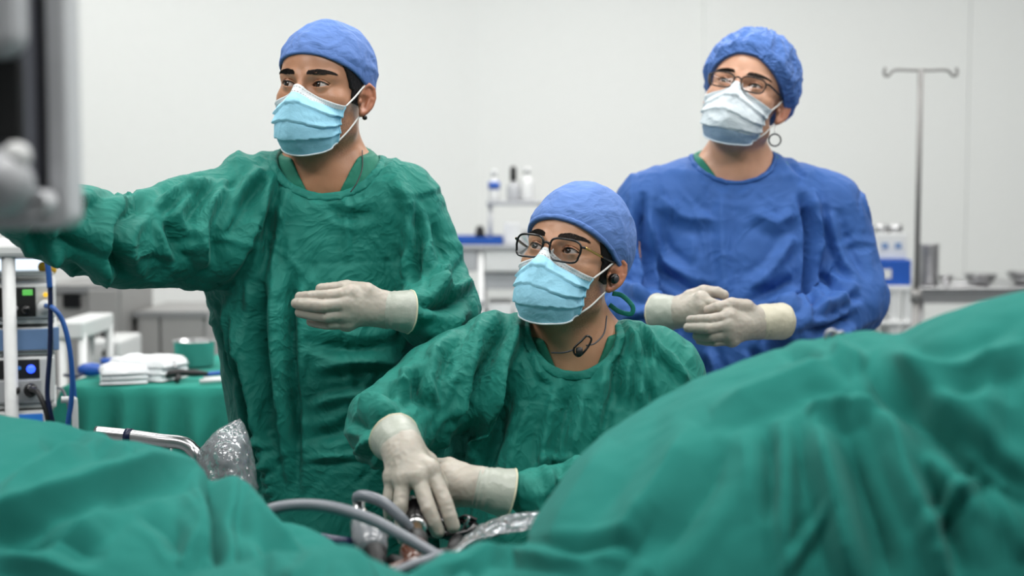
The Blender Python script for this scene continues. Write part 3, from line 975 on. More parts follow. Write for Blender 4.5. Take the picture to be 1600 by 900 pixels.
def face_mask(H, person, mat, band_mat, low_mat=None, pleat=0.0050, seed=2, loops=None, spread=1.0, rough_fold=0.0):
    ks = sorted(MASK_COLS)
    NV, NU = 61, 81
    cols = np.array([smooth_path(MASK_COLS[k], (NV - 1) // 4) for k in ks])          # k x NV x 3
    allk = np.array([-k for k in ks[::-1][:-1]] + ks)
    allc = np.concatenate([cols[::-1][:-1] * np.array([-1, 1, 1]), cols])
    su = np.linspace(-1, 1, NU)
    G = np.zeros((NU, NV, 3))
    # cubic across (monotone enough): interpolate along s with smooth weights
    dense = np.array([smooth_path(np.c_[allk, allc[:, j]], 12) for j in range(NV)])   # NV x m x 4
    for j in range(NV):
        for k in range(3):
            G[:, j, k] = np.interp(su, dense[j][:, 0], dense[j][:, 1 + k])
    V = G.reshape(-1, 3)
    F = grid_faces(NU, NV)
    S = np.repeat(su, NV); T = np.tile(np.linspace(0, 1, NV), NU)
    # keep clear of the face
    for _ in range(4):
        f = lambda q: head_shape((q[:, 0], q[:, 1], q[:, 2]), lids=False, ears=False)
        d = f(V); g = np.stack([(f(V + e) - d) / 1e-4 for e in np.eye(3) * 1e-4], -1)
        V = V + g * np.clip(0.0032 - d, 0, 1)[:, None]
    # upper edge and side edges lie against the skin
    snug = np.maximum(np.clip(1 - T / 0.14, 0, 1) * np.clip((np.abs(S) - 0.1) * 5, 0, 1), np.clip((np.abs(S) - 0.82) / 0.15, 0, 1))
    for _ in range(4):
        d = f(V); g = np.stack([(f(V + e) - d) / 1e-4 for e in np.eye(3) * 1e-4], -1)
        V = V - g * ((d - 0.003) * snug * 0.6)[:, None]
    N = vnormals(V, F)
    if N[len(N) // 2][1] > 0: N = -N
    disp = np.zeros(len(V))
    # three pleats: each upper lip overhangs the next, opening out towards the middle
    for c0, amp in ((0.30, 1.0), (0.53, 1.1), (0.76, 0.9)):
        c = c0 + 0.035 * np.cos(S * 2.2 + c0 * 9) * (1 - S * S) + 0.04 * (S * S) * (0.53 - c0) * 2
        x = (T - c) / 0.075
        disp += pleat * amp * (np.exp(-np.clip(-x, 0, 9) ** 1.2) * (x < 0) - 0.55 * np.exp(-np.clip(x, 0, 9) * 2.2) * (x >= 0)) * (0.35 + 0.65 * np.abs(S) ** 0.7)
    q = warp(V, 30, 0.01, seed)
    disp += (0.0014 + rough_fold) * ridged(q * np.array([26, 26, 44]), seed) * np.clip((T - 0.1) * 6, 0, 1)
    disp += 0.0012 * np.exp(-(S / 0.06) ** 2) * np.clip(1 - T * 1.4, 0, 1)
    V = V + N * disp[:, None]
    # the upper binding is white, the rest light blue
    Fc = T[F].mean(1)
    fs = S[F].mean(1)
    idx = np.where(Fc < 0.115, 1, 0)
    mats = [mat, band_mat]
    if low_mat is not None:
        mats.append(low_mat); idx = np.where(Fc > 0.80, 2, idx)
    mo = mk('face_mask', H.w(V), F, None, person, mats=mats, midx=idx, solid=0.0012)
    # side and lower bindings
    Gw = H.w(V + N * 0.0008).reshape(NU, NV, 3)
    for i in (0, NU - 1):
        MB().tube(Gw[i, 2:-1], 0.0016, 6, flat=((0, 1, 0), 1.0)).build('side_binding', mat if low_mat is None else band_mat, mo, smooth=True)
    bl = MB(); bl.tube(Gw[:, -1], 0.0017, 6); bl.build('lower_binding', band_mat if low_mat is None else mat, mo, smooth=True)
    # stitch lines on the upper binding
    for tj in (2, 6):
        st = MB()
        row = Gw[:, tj] + (H.R @ np.array([0, -0.0004, 0]))
        for i in range(NU - 1):
            if i % 2 == 0: st.tube(row[i:i + 2], 0.00045, 4)
        st.build('stitching', M['grey_plastic'], mo)['kind'] = 'stuff'
    # ear loops
    loc = Gw
    for s, i in ((-1, 0), (1, NU - 1)):
        a, c = V.reshape(NU, NV, 3)[i, 1], V.reshape(NU, NV, 3)[i, -2]
        up = [a, a * 0.5 + np.array([s * 0.0740, -0.002, 0.010]) * 0.5 + np.array([s * 0.003, 0, 0]), (s * 0.0760, -0.002, 0.0085), (s * 0.0775, 0.010, 0.014), (s * 0.0755, 0.021, 0.004), (s * 0.0725, 0.023, -0.016),
              (s * 0.0715, 0.015, -0.034), (s * 0.0715, 0.002, -0.043), np.asarray(c) * 0.5 + np.array([s * 0.0700, -0.002, -0.046]) * 0.5 + np.array([s * 0.003, 0, 0]), c]
        pth = smooth_path(up, 6)
        dd = head_shape((pth[:, 0], pth[:, 1], pth[:, 2]), lids=False, ears=False)
        pth[:, 0] += s * np.clip(0.002 - dd, 0, 0.01)
        V2, F2 = tube_geo(H.w(pth), 0.00165, 8)
        mk('ear_loop', V2, F2, M['elastic'], mo)
    return mo

def spectacles(H, person, frame_mat, lens_w=0.052, lens_h=0.034, cx=0.0335, cz=-0.004, cy=-0.1045, rim=0.0017, round_=0.25, temple_mat=None, accent=None, pts_pow=4.0):
    g = empty('spectacles', H.w([(0, cy, cz)])[0])
    g.parent = person; g.location = Vector(H.w([(0, cy, cz)])[0]) - Vector(root_of(person))
    half = []
    for s in (1, -1):
        loop = []
        for a in np.linspace(0, 2 * np.pi, 44, endpoint=False):
            ca, sa = math.cos(a), math.sin(a)
            x = math.copysign(abs(ca) ** (2 / pts_pow), ca) * lens_w / 2
            z = math.copysign(abs(sa) ** (2 / pts_pow), sa) * lens_h / 2
            if z < 0: x *= 0.93
            X = cx + x
            loop.append((s * X, cy + 0.55 * (X - 0.012) ** 2 * 6.0 + z * -0.10, cz + z))
        loop = np.array(loop)
        V, F = tube_geo(H.w(loop), rim, 8, closed=True, flat=(H.R @ np.array([0, 1.0, 0]), 1.0))
        mk('rim', V, F, frame_mat, g)
        c = loop.mean(0)
        Vl = np.vstack([c, loop])
        Fl = [(0, 1 + i, 1 + (i + 1) % len(loop)) for i in range(len(loop))]
        mk('lens', H.w(Vl), Fl, M['lens'], g, smooth=False)
        # temple arm
        X0 = cx + lens_w / 2
        y0 = cy + 0.55 * (X0 - 0.012) ** 2 * 6.0
        arm = [(s * X0, y0, cz + lens_h * 0.28), (s * (X0 + 0.006), y0 + 0.006, cz + lens_h * 0.28), (s * 0.0735, -0.045, cz + 0.009), (s * 0.0765, -0.008, cz + 0.010), (s * 0.0760, 0.008, cz + 0.009), (s * 0.0735, 0.022, cz - 0.014)]
        pth = smooth_path(arm, 6)
        dd = head_shape((pth[:, 0], pth[:, 1], pth[:, 2]), lids=False, ears=False)
        pth[:, 0] += s * np.clip(0.0015 - dd, 0, 0.01)
        V, F = tube_geo(H.w(pth), 0.0016 if rim < 0.0015 else 0.0021, 8, flat=(H.R @ np.array([0, 0, 1.0]), 1.0))
        mk('temple_arm', V, F, temple_mat or frame_mat, g)
        if accent:
            V, F = tube_geo(H.w(pth[5:13] + np.array([s * 0.0006, 0, 0])), 0.0023, 8)
            mk('hinge_accent', V, F, accent, g)
    xi = cx - lens_w / 2
    br = smooth_path([(-xi - .001, cy + 0.0002, cz + 0.005), (-xi * .4, cy - 0.003, cz + 0.0085), (xi * .4, cy - 0.003, cz + 0.0085), (xi + .001, cy + 0.0002, cz + 0.005)], 6)
    V, F = tube_geo(H.w(br), rim * 1.15, 8)
    mk('bridge', V, F, frame_mat, g)
    for s in (1, -1):
        V, F = lathe_geo([(0.0004, -0.0055), (0.0028, -0.003), (0.003, 0.003), (0.0004, 0.0055)], 10)
        V = V * np.array([0.5, 1, 1]) + np.array([s * 0.0100, cy + 0.007, cz - 0.004])
        mk('nose_pad', H.w(V), F, M['elastic'], g)
    return g
# ----------------------------------------------------------------------------------------------
# people: gowns and gloves
# ----------------------------------------------------------------------------------------------
def torso_secs(rows, D, ry, zend=None):
    """rows (py, left px, right px[, ry]) -> elliptic sections"""
    out = []
    for r in rows:
        py, xl, xr = r[:3]
        a, b = W(xl, py, D), W(xr, py, D)
        c = (a + b) / 2
        out.append((c[2], c[0], c[1], abs(b[0] - a[0]) / 2, r[3] if len(r) > 3 else ry))
    if zend is not None:
        s = min(out)
        out.append((zend, s[1], s[2], s[3], s[4]))
    return out

def sleeve_wrinkles(V, axis_pts, rad, amp, f_along=22.0, f_round=5.0, seed=0, twist=1.2):
    """rings and slanting creases around a sleeve, fading away from it"""
    P = smooth_path(axis_pts, 8)
    T = np.gradient(P, axis=0); T /= np.linalg.norm(T, axis=1)[:, None]
    s = np.concatenate([[0], np.cumsum(np.linalg.norm(np.diff(P, axis=0), axis=1))])
    lo, hi = P.min(0) - rad * 2, P.max(0) + rad * 2
    m = np.where(((V > lo) & (V < hi)).all(1))[0]
    out = np.zeros(len(V))
    if not len(m): return out
    q = V[m]
    d = np.linalg.norm(q[:, None, :] - P[None], axis=2)
    k = d.argmin(1); dm = d[np.arange(len(m)), k]
    rel = q - P[k]
    along = s[k] + (rel * T[k]).sum(1)
    u = np.array([0, 0, 1.0]); u = u - T[k] * (T[k] @ u)[:, None]; u /= np.linalg.norm(u, axis=1)[:, None] + 1e-9
    w = np.cross(T[k], u)
    ang = np.arctan2((rel * w).sum(1), (rel * u).sum(1))
    al = along + 0.02 * twist * np.sin(ang + seed) + 0.03 * perlin(q * 9, seed + 5)
    co = np.stack([al * f_along, np.cos(ang) * f_round / 3.0, np.sin(ang) * f_round / 3.0], -1)
    h = ridged(co, seed) + 0.5 * ridged(co * np.array([1.9, 1.6, 1.6]), seed + 3)
    fade = np.clip((rad * 1.55 - dm) / (rad * 0.35), 0, 1) * np.clip((k / (len(P) - 1)) * 6, 0, 1)
    out[m] = amp * h * fade
    return out

def build_gown(person, name, mat, fn, lo, hi, neck, folds, sleeves, step=0.0052, vert=0.004, crump=0.003, seed=1, collar=0.016, post=None, ncrease=230, pull=None):
    """fn: solid of the gown; neck: hole (distance) cut for neck and throat"""
    def solid(P):
        return smax(fn(P), -neck(P), 0.006)
    V, F = nets_of(solid, lo, hi, step)
    V = relax(V, F, 1, 0.5)
    N = vnormals(V, F)
    ncl = np.clip(neck((V[:, 0], V[:, 1], V[:, 2])) / 0.03, 0, 1)
    disp = np.zeros(len(V))
    q = warp(V, 6, 0.05, seed)
    disp += vert * ridged(q * np.array([13, 13, 3.2]), seed)                 # hanging folds
    disp += crump * ridged(q * np.array([17, 17, 15]), seed + 2)             # crumple
    disp += crump * 0.45 * ridged(q * np.array([38, 38, 34]), seed + 4)
    for sl in sleeves:
        disp += sleeve_wrinkles(V, *sl)
    disp += random_creases(V, N, ncrease, seed, pull=pull)
    disp *= ncl
    disp += fold_field(V, N, [(f[0], f[1] * 0.9, f[2] * 2.2, *f[3:]) for f in folds]) * ncl
    V = V + N * disp[:, None]
    if post is not None: V = post(V)
    g = mk(name, V, F, mat, person)
    if collar:
        def cf(P):
            b, n = fn(P), neck(P)
            return np.maximum(np.maximum(b - 0.004, n - collar), np.maximum(-n - 0.0005, -(b + 0.012)))
        c = np.array([0, 0, 0])
        V, F = nets_of(cf, neck.lo, neck.hi, 0.0042)
        V = relax(V, F, 1, 0.5)
        N = vnormals(V, F)
        V = V + N * (perlin(V * 60, seed) * 0.0022)[:, None]
        mk('collar_band', V, F, mat, g)
    return g

class NeckHole:
    def __init__(self, c, r, pad=0.03):
        self.c, self.r = np.asarray(c, float), r
        self.lo, self.hi = self.c - np.array(r) - pad, self.c + np.array(r) + pad
    def __call__(self, P):
        return d_ell(P, self.c, self.r)

def scrub_top(person, mat, nb, sl, sr, vdepth=0.075, vhalf=0.05, vshift=0.0):
    """the V-necked scrub shirt that shows inside the gown's neck"""
    nb = np.asarray(nb, float)
    chest = person_chest[person.name]
    def fn(P):
        d = chest(P) - 0.007
        d = smax(d, -d_ell(P, nb + np.array([0, -0.01, 0.075]), (0.066, 0.095, 0.095)), 0.004)
        zv = nb[2] - 0.03 - vdepth
        wedge = np.abs(P[0] - nb[0] - vshift) - (P[2] - zv) * (vhalf / vdepth)
        wedge = np.maximum(wedge, P[1] - nb[1])
        d = np.maximum(d, nb[2] - 0.2 - P[2])
        d = np.maximum(d, P[2] - nb[2] - 0.03 - 0.25 * (P[1] - nb[1]))
        return np.maximum(d, -wedge)
    V, F = nets_of(fn, nb + np.array([-0.2, -0.13, -0.2]), nb + np.array([0.2, 0.14, 0.10]), 0.0042)
    V = relax(V, F, 1, 0.5)
    N = vnormals(V, F)
    V = V + N * (perlin(V * 26, 3) * 0.002)[:, None]
    return mk('scrub_top', V, F, mat, person)

def glove(person, mat, wrist, fingers, thumb, palm_r=0.0145, rs=(0.0112, 0.0102, 0.0088), cuff=None, cuff_mat=None, rim_mat=None, knuckle=0.0, back=None, step=0.0017):
    """gloved hand: wrist = (centre, half-width vector); fingers = list of [mcp, pip, tip]; every point is a world point"""
    wc, wv = np.asarray(wrist[0], float), np.asarray(wrist[1], float)
    fs = [[np.asarray(p, float) for p in f] for f in fingers]
    n = len(fs)
    th = [np.asarray(p, float) for p in thumb] if thumb is not None else None
    # which way does the back of the hand face (towards the camera unless told otherwise)
    bk = np.array([0, -1.0, 0]) if back is None else np.asarray(back, float)
    def fn(P):
        d = None
        for i, f in enumerate(fs):
            t = i / (n - 1) * 2 - 1
            a = wc + wv * (t * 0.40)
            e = d_seg(P, a, f[0], palm_r + 0.0035, palm_r - 0.001)
            d = e if d is None else smin(d, e, 0.014)
        # filling of the palm
        mid = np.mean([f[0] for f in fs], 0)
        d = smin(d, d_seg(P, wc * 0.5 + mid * 0.5 - bk * 0.006, mid - bk * 0.005, 0.018, 0.014), 0.02)
        d = smin(d, d_seg(P, wc - (mid - wc) * 0.25, wc + (mid - wc) * 0.2, 0.021, 0.022), 0.02)
        if th is not None:
            d = smin(d, d_chain(P, [wc * 0.6 + th[0] * 0.4, th[0], th[1]], [0.018, 0.0155, 0.0125]), 0.012)
            d = smin(d, d_chain(P, th[1:], [0.0122, 0.0098] if len(th) == 3 else [0.0122, 0.0115, 0.0096]), 0.005)
        fg = None
        for i, f in enumerate(fs):
            s = (0.97, 1.0, 0.98, 0.86)[i] if n == 4 else 1.0
            dip = f[1] * 0.45 + f[2] * 0.55 + bk * 0.003
            e = d_chain(P, [f[0], f[1], dip, f[2]], [rs[0] * s, rs[1] * s, rs[1] * 0.97 * s, rs[2] * s])
            e = smin(e, d_ell(P, f[0] + bk * 0.0025, (0.0092, 0.0092, 0.0092)), 0.010)
            fg = e if fg is None else smin(fg, e, 0.0012)
        return smin(d, fg, 0.006)
    pts = np.vstack([wc[None], (wc + wv)[None], (wc - wv)[None]] + [np.array(f) for f in fs] + ([np.array(th)] if th is not None else []))
    V, F = nets_of(fn, pts.min(0) - 0.035, pts.max(0) + 0.035, step)
    V = relax(V, F, 1, 0.3)
    N = vnormals(V, F)
    q = warp(V, 40, 0.006, 4)
    V = V + N * (0.0006 * ridged(q * 75, 3) + 0.0005 * perlin(V * 160, 5))[:, None]
    g = mk('glove', V, F, mat, person)
    if cuff is not None:
        # cuff = list of (centre, radius, squash, seed) from the wrist up the sleeve
        cs = np.array([c[0] for c in cuff]); cr = [c[1] for c in cuff]
        P = smooth_path(cs, 10)
        R = np.interp(np.linspace(0, 1, len(P)), np.linspace(0, 1, len(cr)), cr)
        t = np.linspace(0, 1, len(P))
        R = R + 0.0008 * np.sin(t * 34) * np.clip(1.2 - t * 1.6, 0, 1)
        Vt, Ft = tube_geo(P, R, 40)
        Ft = [f for f in Ft if len(f) == 4]
        c_line = np.repeat(P, 40, 0)
        dirv = Vt - c_line
        Vt = c_line + dirv * (1 + 0.05 * perlin(Vt * 55, 6) + 0.03 * ridged(warp(Vt, 30, .01, 2) * 60, 7))[:, None]
        co = mk('glove_cuff', Vt, np.array(Ft), cuff_mat or M['glove_cuff'], g, solid=0.0012)
        Vr, Fr = tube_geo(Vt.reshape(len(P), 40, 3)[-1], 0.0016, 8, closed=True)
        mk('rolled_rim', Vr, Fr, rim_mat or M['glove_rim'], g)
    return g
# ----------------------------------------------------------------------------------------------
# standing person in the green gown, arm reaching to the monitor
# ----------------------------------------------------------------------------------------------
D1 = 2.60
p1 = empty('person', (W(505, 700, D1 + 0.03)[0], W(505, 700, D1 + 0.03)[1], 0),
           'standing person in green gown and light blue mask, reaching one arm to the monitor', 'person', 'surgical team')
H1 = Head(W(509, 143, D1), 21, 4, 3)
nb1 = W(508, 262, D1 + 0.035)
sL1, sR1 = W(390, 312, D1 + 0.02), W(632, 318, D1 + 0.02)       # picture-left and picture-right shoulders
elL, wrL, haL = W(190, 382, 2.42), W(84, 346, 2.24), W(16, 300, 2.12)
elR, wrR = W(686, 482, 2.58), W(640, 489, 2.42)
hip1 = W(518, 640, D1 + 0.06)
limbs1 = [([sL1, elL, wrL], [0.034, 0.026, 0.022]), ([sR1, elR, W(665, 490, 2.47)], [0.034, 0.026, 0.022]),
          ([nb1 + np.array([0, 0.03, -0.15]), hip1], [0.10, 0.11]),
          ([hip1 + np.array([-0.09, 0, -0.05]), np.array([hip1[0] - 0.10, hip1[1], 0.48]), np.array([hip1[0] - 0.10, hip1[1] + 0.02, 0.10]), np.array([hip1[0] - 0.11, hip1[1] - 0.15, 0.045])], [0.085, 0.058, 0.045, 0.042]),
          ([hip1 + np.array([0.09, 0, -0.05]), np.array([hip1[0] + 0.10, hip1[1], 0.48]), np.array([hip1[0] + 0.10, hip1[1] + 0.02, 0.10]), np.array([hip1[0] + 0.11, hip1[1] - 0.15, 0.045])], [0.085, 0.058, 0.045, 0.042])]
LID1 = (0.0050, 0.0042)
build_body(H1, p1, nb1, sL1, sR1, limbs1, M['skin1'], 0.75, LID1)
eyeballs(H1, p1, M['eye'], (14, 2))
lashes(H1, p1, M['hair'], LID1)
brows(H1, p1, M['brow'], 0.001, 1.05, 1)
cz1 = lambda X, Y: 0.052 - 0.40 * (Y + 0.09) + 0.0 * X
hair(H1, p1, M['hair'], cz1, -0.052, -0.022)
cap(H1, p1, M['cap_blue'], cz1, grow=(0.0075, 0.0055, 0.0095), crumple=0.0034, band=(0.0, 0.027), seed=5)
face_mask(H1, p1, M['mask_blue'], M['mask_white'], seed=2)
scrub_top(p1, M['green_scrub'], nb1, sL1, sR1, 0.075, 0.036, 0.006)

secs1 = torso_secs([(285, 405, 640, 0.10), (320, 372, 655, 0.125), (380, 348, 655, 0.135), (450, 326, 652, 0.145), (560, 346, 660, 0.15),
                    (650, 362, 690, 0.155), (760, 372, 722, 0.16), (900, 376, 730, 0.16)], D1 + 0.07, 0.14, 0.36)
def gown1(P):
    d = d_sections(P, secs1)
    d = smin(d, d_chain(P, [sL1 + np.array([0.015, 0, 0.004]), nb1 + np.array([0, 0.02, -0.030]), sR1 + np.array([-0.012, 0, 0.002])], [0.070, 0.084, 0.066]), 0.05)
    d = smin(d, d_chain(P, [sL1 + np.array([-0.01, 0, -0.03]), W(300, 364, 2.54), elL, wrL, haL], [0.092, 0.094, 0.068, 0.058, 0.050]), 0.045)
    d = smin(d, d_chain(P, [sR1 + np.array([0, 0, -0.01]), W(658, 400, 2.62), elR], [0.066, 0.066, 0.062]), 0.03)
    d = smin(d, d_chain(P, [elR, W(676, 491, 2.5), W(655, 489, 2.43)], [0.062, 0.054, 0.034]), 0.02)
    return d
neck1 = NeckHole(W(512, 236, D1 - 0.02), (0.094, 0.15, 0.078))
f1 = lambda D, *pts: [W(x, y, D) for x, y in pts]
G1 = 2.5
folds1 = [
    # side panel hanging from the armpit
    (f1(G1, (345, 452), (372, 540), (402, 640), (418, 720), (424, 800)), 0.014, 0.014),
    (f1(G1, (425, 395), (428, 470), (432, 560), (440, 640), (446, 760)), 0.013, 0.013),
    (f1(G1, (404, 440), (402, 520), (415, 600)), 0.012, -0.012),
    (f1(G1, (455, 420), (452, 520), (458, 640), (462, 790)), 0.008, -0.010),
    (f1(G1, (372, 560), (392, 700), (398, 790)), 0.010, -0.011),
    (f1(G1, (343, 470), (352, 540), (368, 610)), 0.007, 0.009),
    # armhole seam and drag lines from the raised shoulder
    (f1(G1, (440, 262), (420, 320), (412, 380), (405, 430)), 0.009, -0.012),
    (f1(G1, (428, 270), (400, 330), (360, 400), (335, 440)), 0.012, 0.010),
    (f1(G1, (415, 262), (380, 290), (352, 330)), 0.010, 0.009),
    (f1(2.45, (345, 290), (320, 330), (312, 390)), 0.010, 0.010),
    (f1(2.45, (322, 285), (290, 318), (275, 350)), 0.009, 0.009),
    (f1(2.4, (298, 290), (262, 310), (238, 330)), 0.008, 0.010),
    (f1(2.4, (228, 318), (205, 345), (196, 390), (205, 430)), 0.010, -0.016),
    (f1(2.4, (212, 322), (188, 352), (178, 400), (186, 428)), 0.012, 0.014),
    (f1(2.4, (255, 340), (268, 375), (272, 410)), 0.009, -0.011),
    (f1(2.4, (285, 345), (300, 385), (302, 420)), 0.011, 0.010),
    (f1(2.3, (118, 300), (160, 322), (176, 350)), 0.009, 0.009),
    (f1(2.3, (70, 372), (120, 388), (160, 402)), 0.010, 0.008),
    (f1(2.3, (95, 395), (110, 350), (120, 320)), 0.008, -0.008),
    # chest
    (f1(G1, (470, 414), (540, 412), (600, 410), (642, 406)), 0.0045, -0.0012, 'line'),
    (f1(G1, (536, 300), (537, 360), (538, 412)), 0.006, 0.004),
    (f1(G1, (500, 318), (540, 340), (585, 330)), 0.010, -0.004),
    (f1(G1, (640, 318), (652, 380), (648, 452)), 0.008, -0.012),
    (f1(G1, (628, 335), (636, 390), (630, 440)), 0.010, 0.007),
    (f1(G1, (610, 275), (640, 330), (660, 400), (680, 455)), 0.012, 0.008),
    (f1(G1, (668, 340), (690, 400), (712, 440)), 0.010, -0.008),
    (f1(G1, (700, 400), (688, 450), (668, 470)), 0.010, 0.008),
    (f1(2.45, (650, 470), (690, 476), (722, 470)), 0.009, -0.010),
    (f1(2.45, (660, 530), (690, 505), (724, 488)), 0.010, 0.009),
    (f1(2.45, (668, 455), (700, 462), (730, 452)), 0.008, 0.009),
    # belly
    (f1(G1, (470, 536), (540, 548), (620, 545)), 0.012, -0.006),
    (f1(G1, (480, 580), (560, 570), (630, 585)), 0.010, 0.006),
    (f1(G1, (470, 690), (540, 670), (600, 600)), 0.012, -0.007),
    (f1(G1, (470, 720), (520, 715), (600, 712)), 0.006, 0.005),
    (f1(G1, (480, 640), (520, 625), (580, 620)), 0.009, 0.006),
    (f1(G1, (380, 660), (400, 690), (428, 700)), 0.006, 0.008),
    (f1(G1, (385, 720), (405, 735), (430, 728)), 0.006, 0.008),
    # stitched placket edge with its small cross wrinkles
    (f1(G1, (412, 560), (408, 640), (407, 720), (409, 800)), 0.005, 0.004),
] + [(f1(G1, (409, 672 + 9 * k), (417, 676 + 9 * k + (k % 3) * 2), (427, 671 + 9 * k)), 0.0035, 0.0022 if k % 2 else -0.0018) for k in range(13)]
sl1 = [([sL1, W(300, 364, 2.54), elL, wrL, haL], 0.095, 0.0035, 13.0, 4.0, 3, 1.5),
       ([sR1, W(658, 400, 2.62), elR], 0.072, 0.003, 13.0, 4.0, 7, 1.5),
       ([elR, W(665, 492, 2.5), wrR], 0.062, 0.0035, 22.0, 4.0, 9, 1.0)]
gown1_o = build_gown(p1, 'surgical_gown', M['green'], gown1, (-0.94, 2.02, 0.36), (0.0, 2.86, 1.50), neck1, folds1, sl1, vert=0.004, crump=0.0022, seed=2, pull=lambda v: 0.25 if v[0] < -0.50 and v[2] > 1.15 else None)
# hand at the belly
hD = 2.36
fin1 = [[W(546, 458, 2.365), W(511, 462, 2.345), W(469, 464, 2.375)],
        [W(542, 474, 2.36), W(505, 478, 2.335), W(463, 474, 2.37)],
        [W(541, 490, 2.365), W(509, 494, 2.345), W(469, 488, 2.375)],
        [W(543, 505, 2.375), W(514, 507, 2.36), W(486, 503, 2.385)]]
th1 = [W(574, 456, 2.38), W(541, 450, 2.39), W(502, 452, 2.40)]
glove(p1, M['glove'], (W(603, 484, 2.40), W(603, 458, 2.40) - W(603, 484, 2.40)), fin1, th1,
      cuff=[(W(598, 484, 2.40), 0.0285), (W(618, 485, 2.40), 0.0315), (W(640, 487, 2.41), 0.036)])
# hand that reaches behind the monitor
hp = W(-5, 300, 2.10)
dirv = (haL - wrL) / np.linalg.norm(haL - wrL)
upv = np.array([0, 0, 1.0])
fin1b = []
for i, o in enumerate((0.03, 0.01, -0.01, -0.028)):
    b = haL + dirv * 0.10 + upv * o
    if i == 0: fin1b.append([b, b + dirv * 0.045, b + dirv * 0.085])
    else: fin1b.append([b, b + dirv * 0.04 + np.array([0.0, -0.008, 0]), b + dirv * 0.02 + np.array([0.0, -0.032, -0.01])])
glove(p1, M['glove'], (haL + dirv * 0.015, upv * 0.03), fin1b, [haL + dirv * 0.05 + upv * 0.035, haL + dirv * 0.085 + upv * 0.048, haL + dirv * 0.115 + upv * 0.05],
      cuff=[(haL + dirv * 0.02, 0.030), (haL, 0.034), (haL - dirv * 0.03, 0.049)], step=0.0024)
# cord necklace and small dark ear stud
nk = smooth_path([W(566, 235, D1 - 0.0), W(566, 262, D1 - 0.035), W(558, 285, D1 - 0.062), W(548, 300, D1 - 0.075)], 8)
V, F = tube_geo(nk, 0.0011, 6); mk('cord_necklace', V, F, M['black'], p1)
e = H1.w([(0.0815, 0.004, -0.045)])[0]
MB().lathe(e, [(0.0005, -0.0045), (0.004, -0.003), (0.0046, 0.0), (0.004, 0.003), (0.0005, 0.0045)], 12).build('ear_stud', M['black_gloss'], p1, smooth=True)
# ----------------------------------------------------------------------------------------------
# seated person in the green gown, working with the scope
# ----------------------------------------------------------------------------------------------
D2 = 2.42
p2 = empty('person', (W(890, 700, D2 + 0.05)[0], W(890, 700, D2 + 0.05)[1], 0),
           'seated person in green gown and dark-rimmed glasses, both gloved hands on the scope', 'person', 'surgical team')
H2 = Head(W(897, 408, D2), 31, 13, 7, 1.0)
nb2 = W(900, 535, D2 + 0.045)
sL2, sR2 = W(775, 560, D2 + 0.02), W(1030, 585, D2 + 0.03)
elL2, wrL2 = W(606, 666, 2.30), W(622, 690, 2.17)
elR2, wrR2 = W(1010, 770, 2.34), W(812, 772, 2.17)
seat2 = np.array([p2.location[0], p2.location[1] + 0.10, 0.56])
limbs2 = [([sL2, elL2, wrL2], [0.034, 0.026, 0.022]), ([sR2, elR2, W(840, 772, 2.19)], [0.034, 0.026, 0.020]),
          ([nb2 + np.array([0, 0.03, -0.15]), seat2 + np.array([0, 0, 0.08])], [0.11, 0.11]),
          ([seat2 + np.array([-0.09, 0, 0.02]), seat2 + np.array([-0.15, -0.42, 0.02]), np.array([seat2[0] - 0.15, seat2[1] - 0.40, 0.10]), np.array([seat2[0] - 0.16, seat2[1] - 0.55, 0.045])], [0.085, 0.06, 0.045, 0.042]),
          ([seat2 + np.array([0.09, 0, 0.02]), seat2 + np.array([0.15, -0.42, 0.02]), np.array([seat2[0] + 0.15, seat2[1] - 0.40, 0.10]), np.array([seat2[0] + 0.16, seat2[1] - 0.55, 0.045])], [0.085, 0.06, 0.045, 0.042])]
LID2 = (0.0052, 0.0044)
build_body(H2, p2, nb2, sL2, sR2, limbs2, M['skin2'], 0.8, LID2)
eyeballs(H2, p2, M['eye_dark'], (8, 8))
lashes(H2, p2, M['hair'], LID2)
brows(H2, p2, M['brow'], 0.003, 1.25, 3)
cz2 = lambda X, Y: 0.046 - 0.42 * (Y + 0.09) + 0.0 * X
hair(H2, p2, M['hair'], cz2, -0.050, -0.030)
co2 = cap(H2, p2, M['cap_blue'], cz2, grow=(0.012, 0.014, 0.019), band=(0.0, 0.008), crumple=0.0022, sag=(0, 0.004, 0.002), seed=15)
# cap ties behind the ear
tie = smooth_path([H2.w([(0.055, 0.06, -0.035)])[0], W(972, 462, D2 + 0.03), W(988, 478, D2 + 0.03), W(986, 490, D2 + 0.03), W(968, 487, D2 + 0.03), W(952, 476, D2 + 0.03)], 8)
V, F = tube_geo(tie, 0.0042, 8, flat=((0, 1, 0), 0.25)); mk('cap_tie', V, F, M['green'], co2)
face_mask(H2, p2, M['mask_blue'], M['mask_white'], seed=12, pleat=0.0044)
spectacles(H2, p2, M['black_gloss'], lens_w=0.054, lens_h=0.037, rim=0.0019, cz=-0.0035, accent=M['gold'])
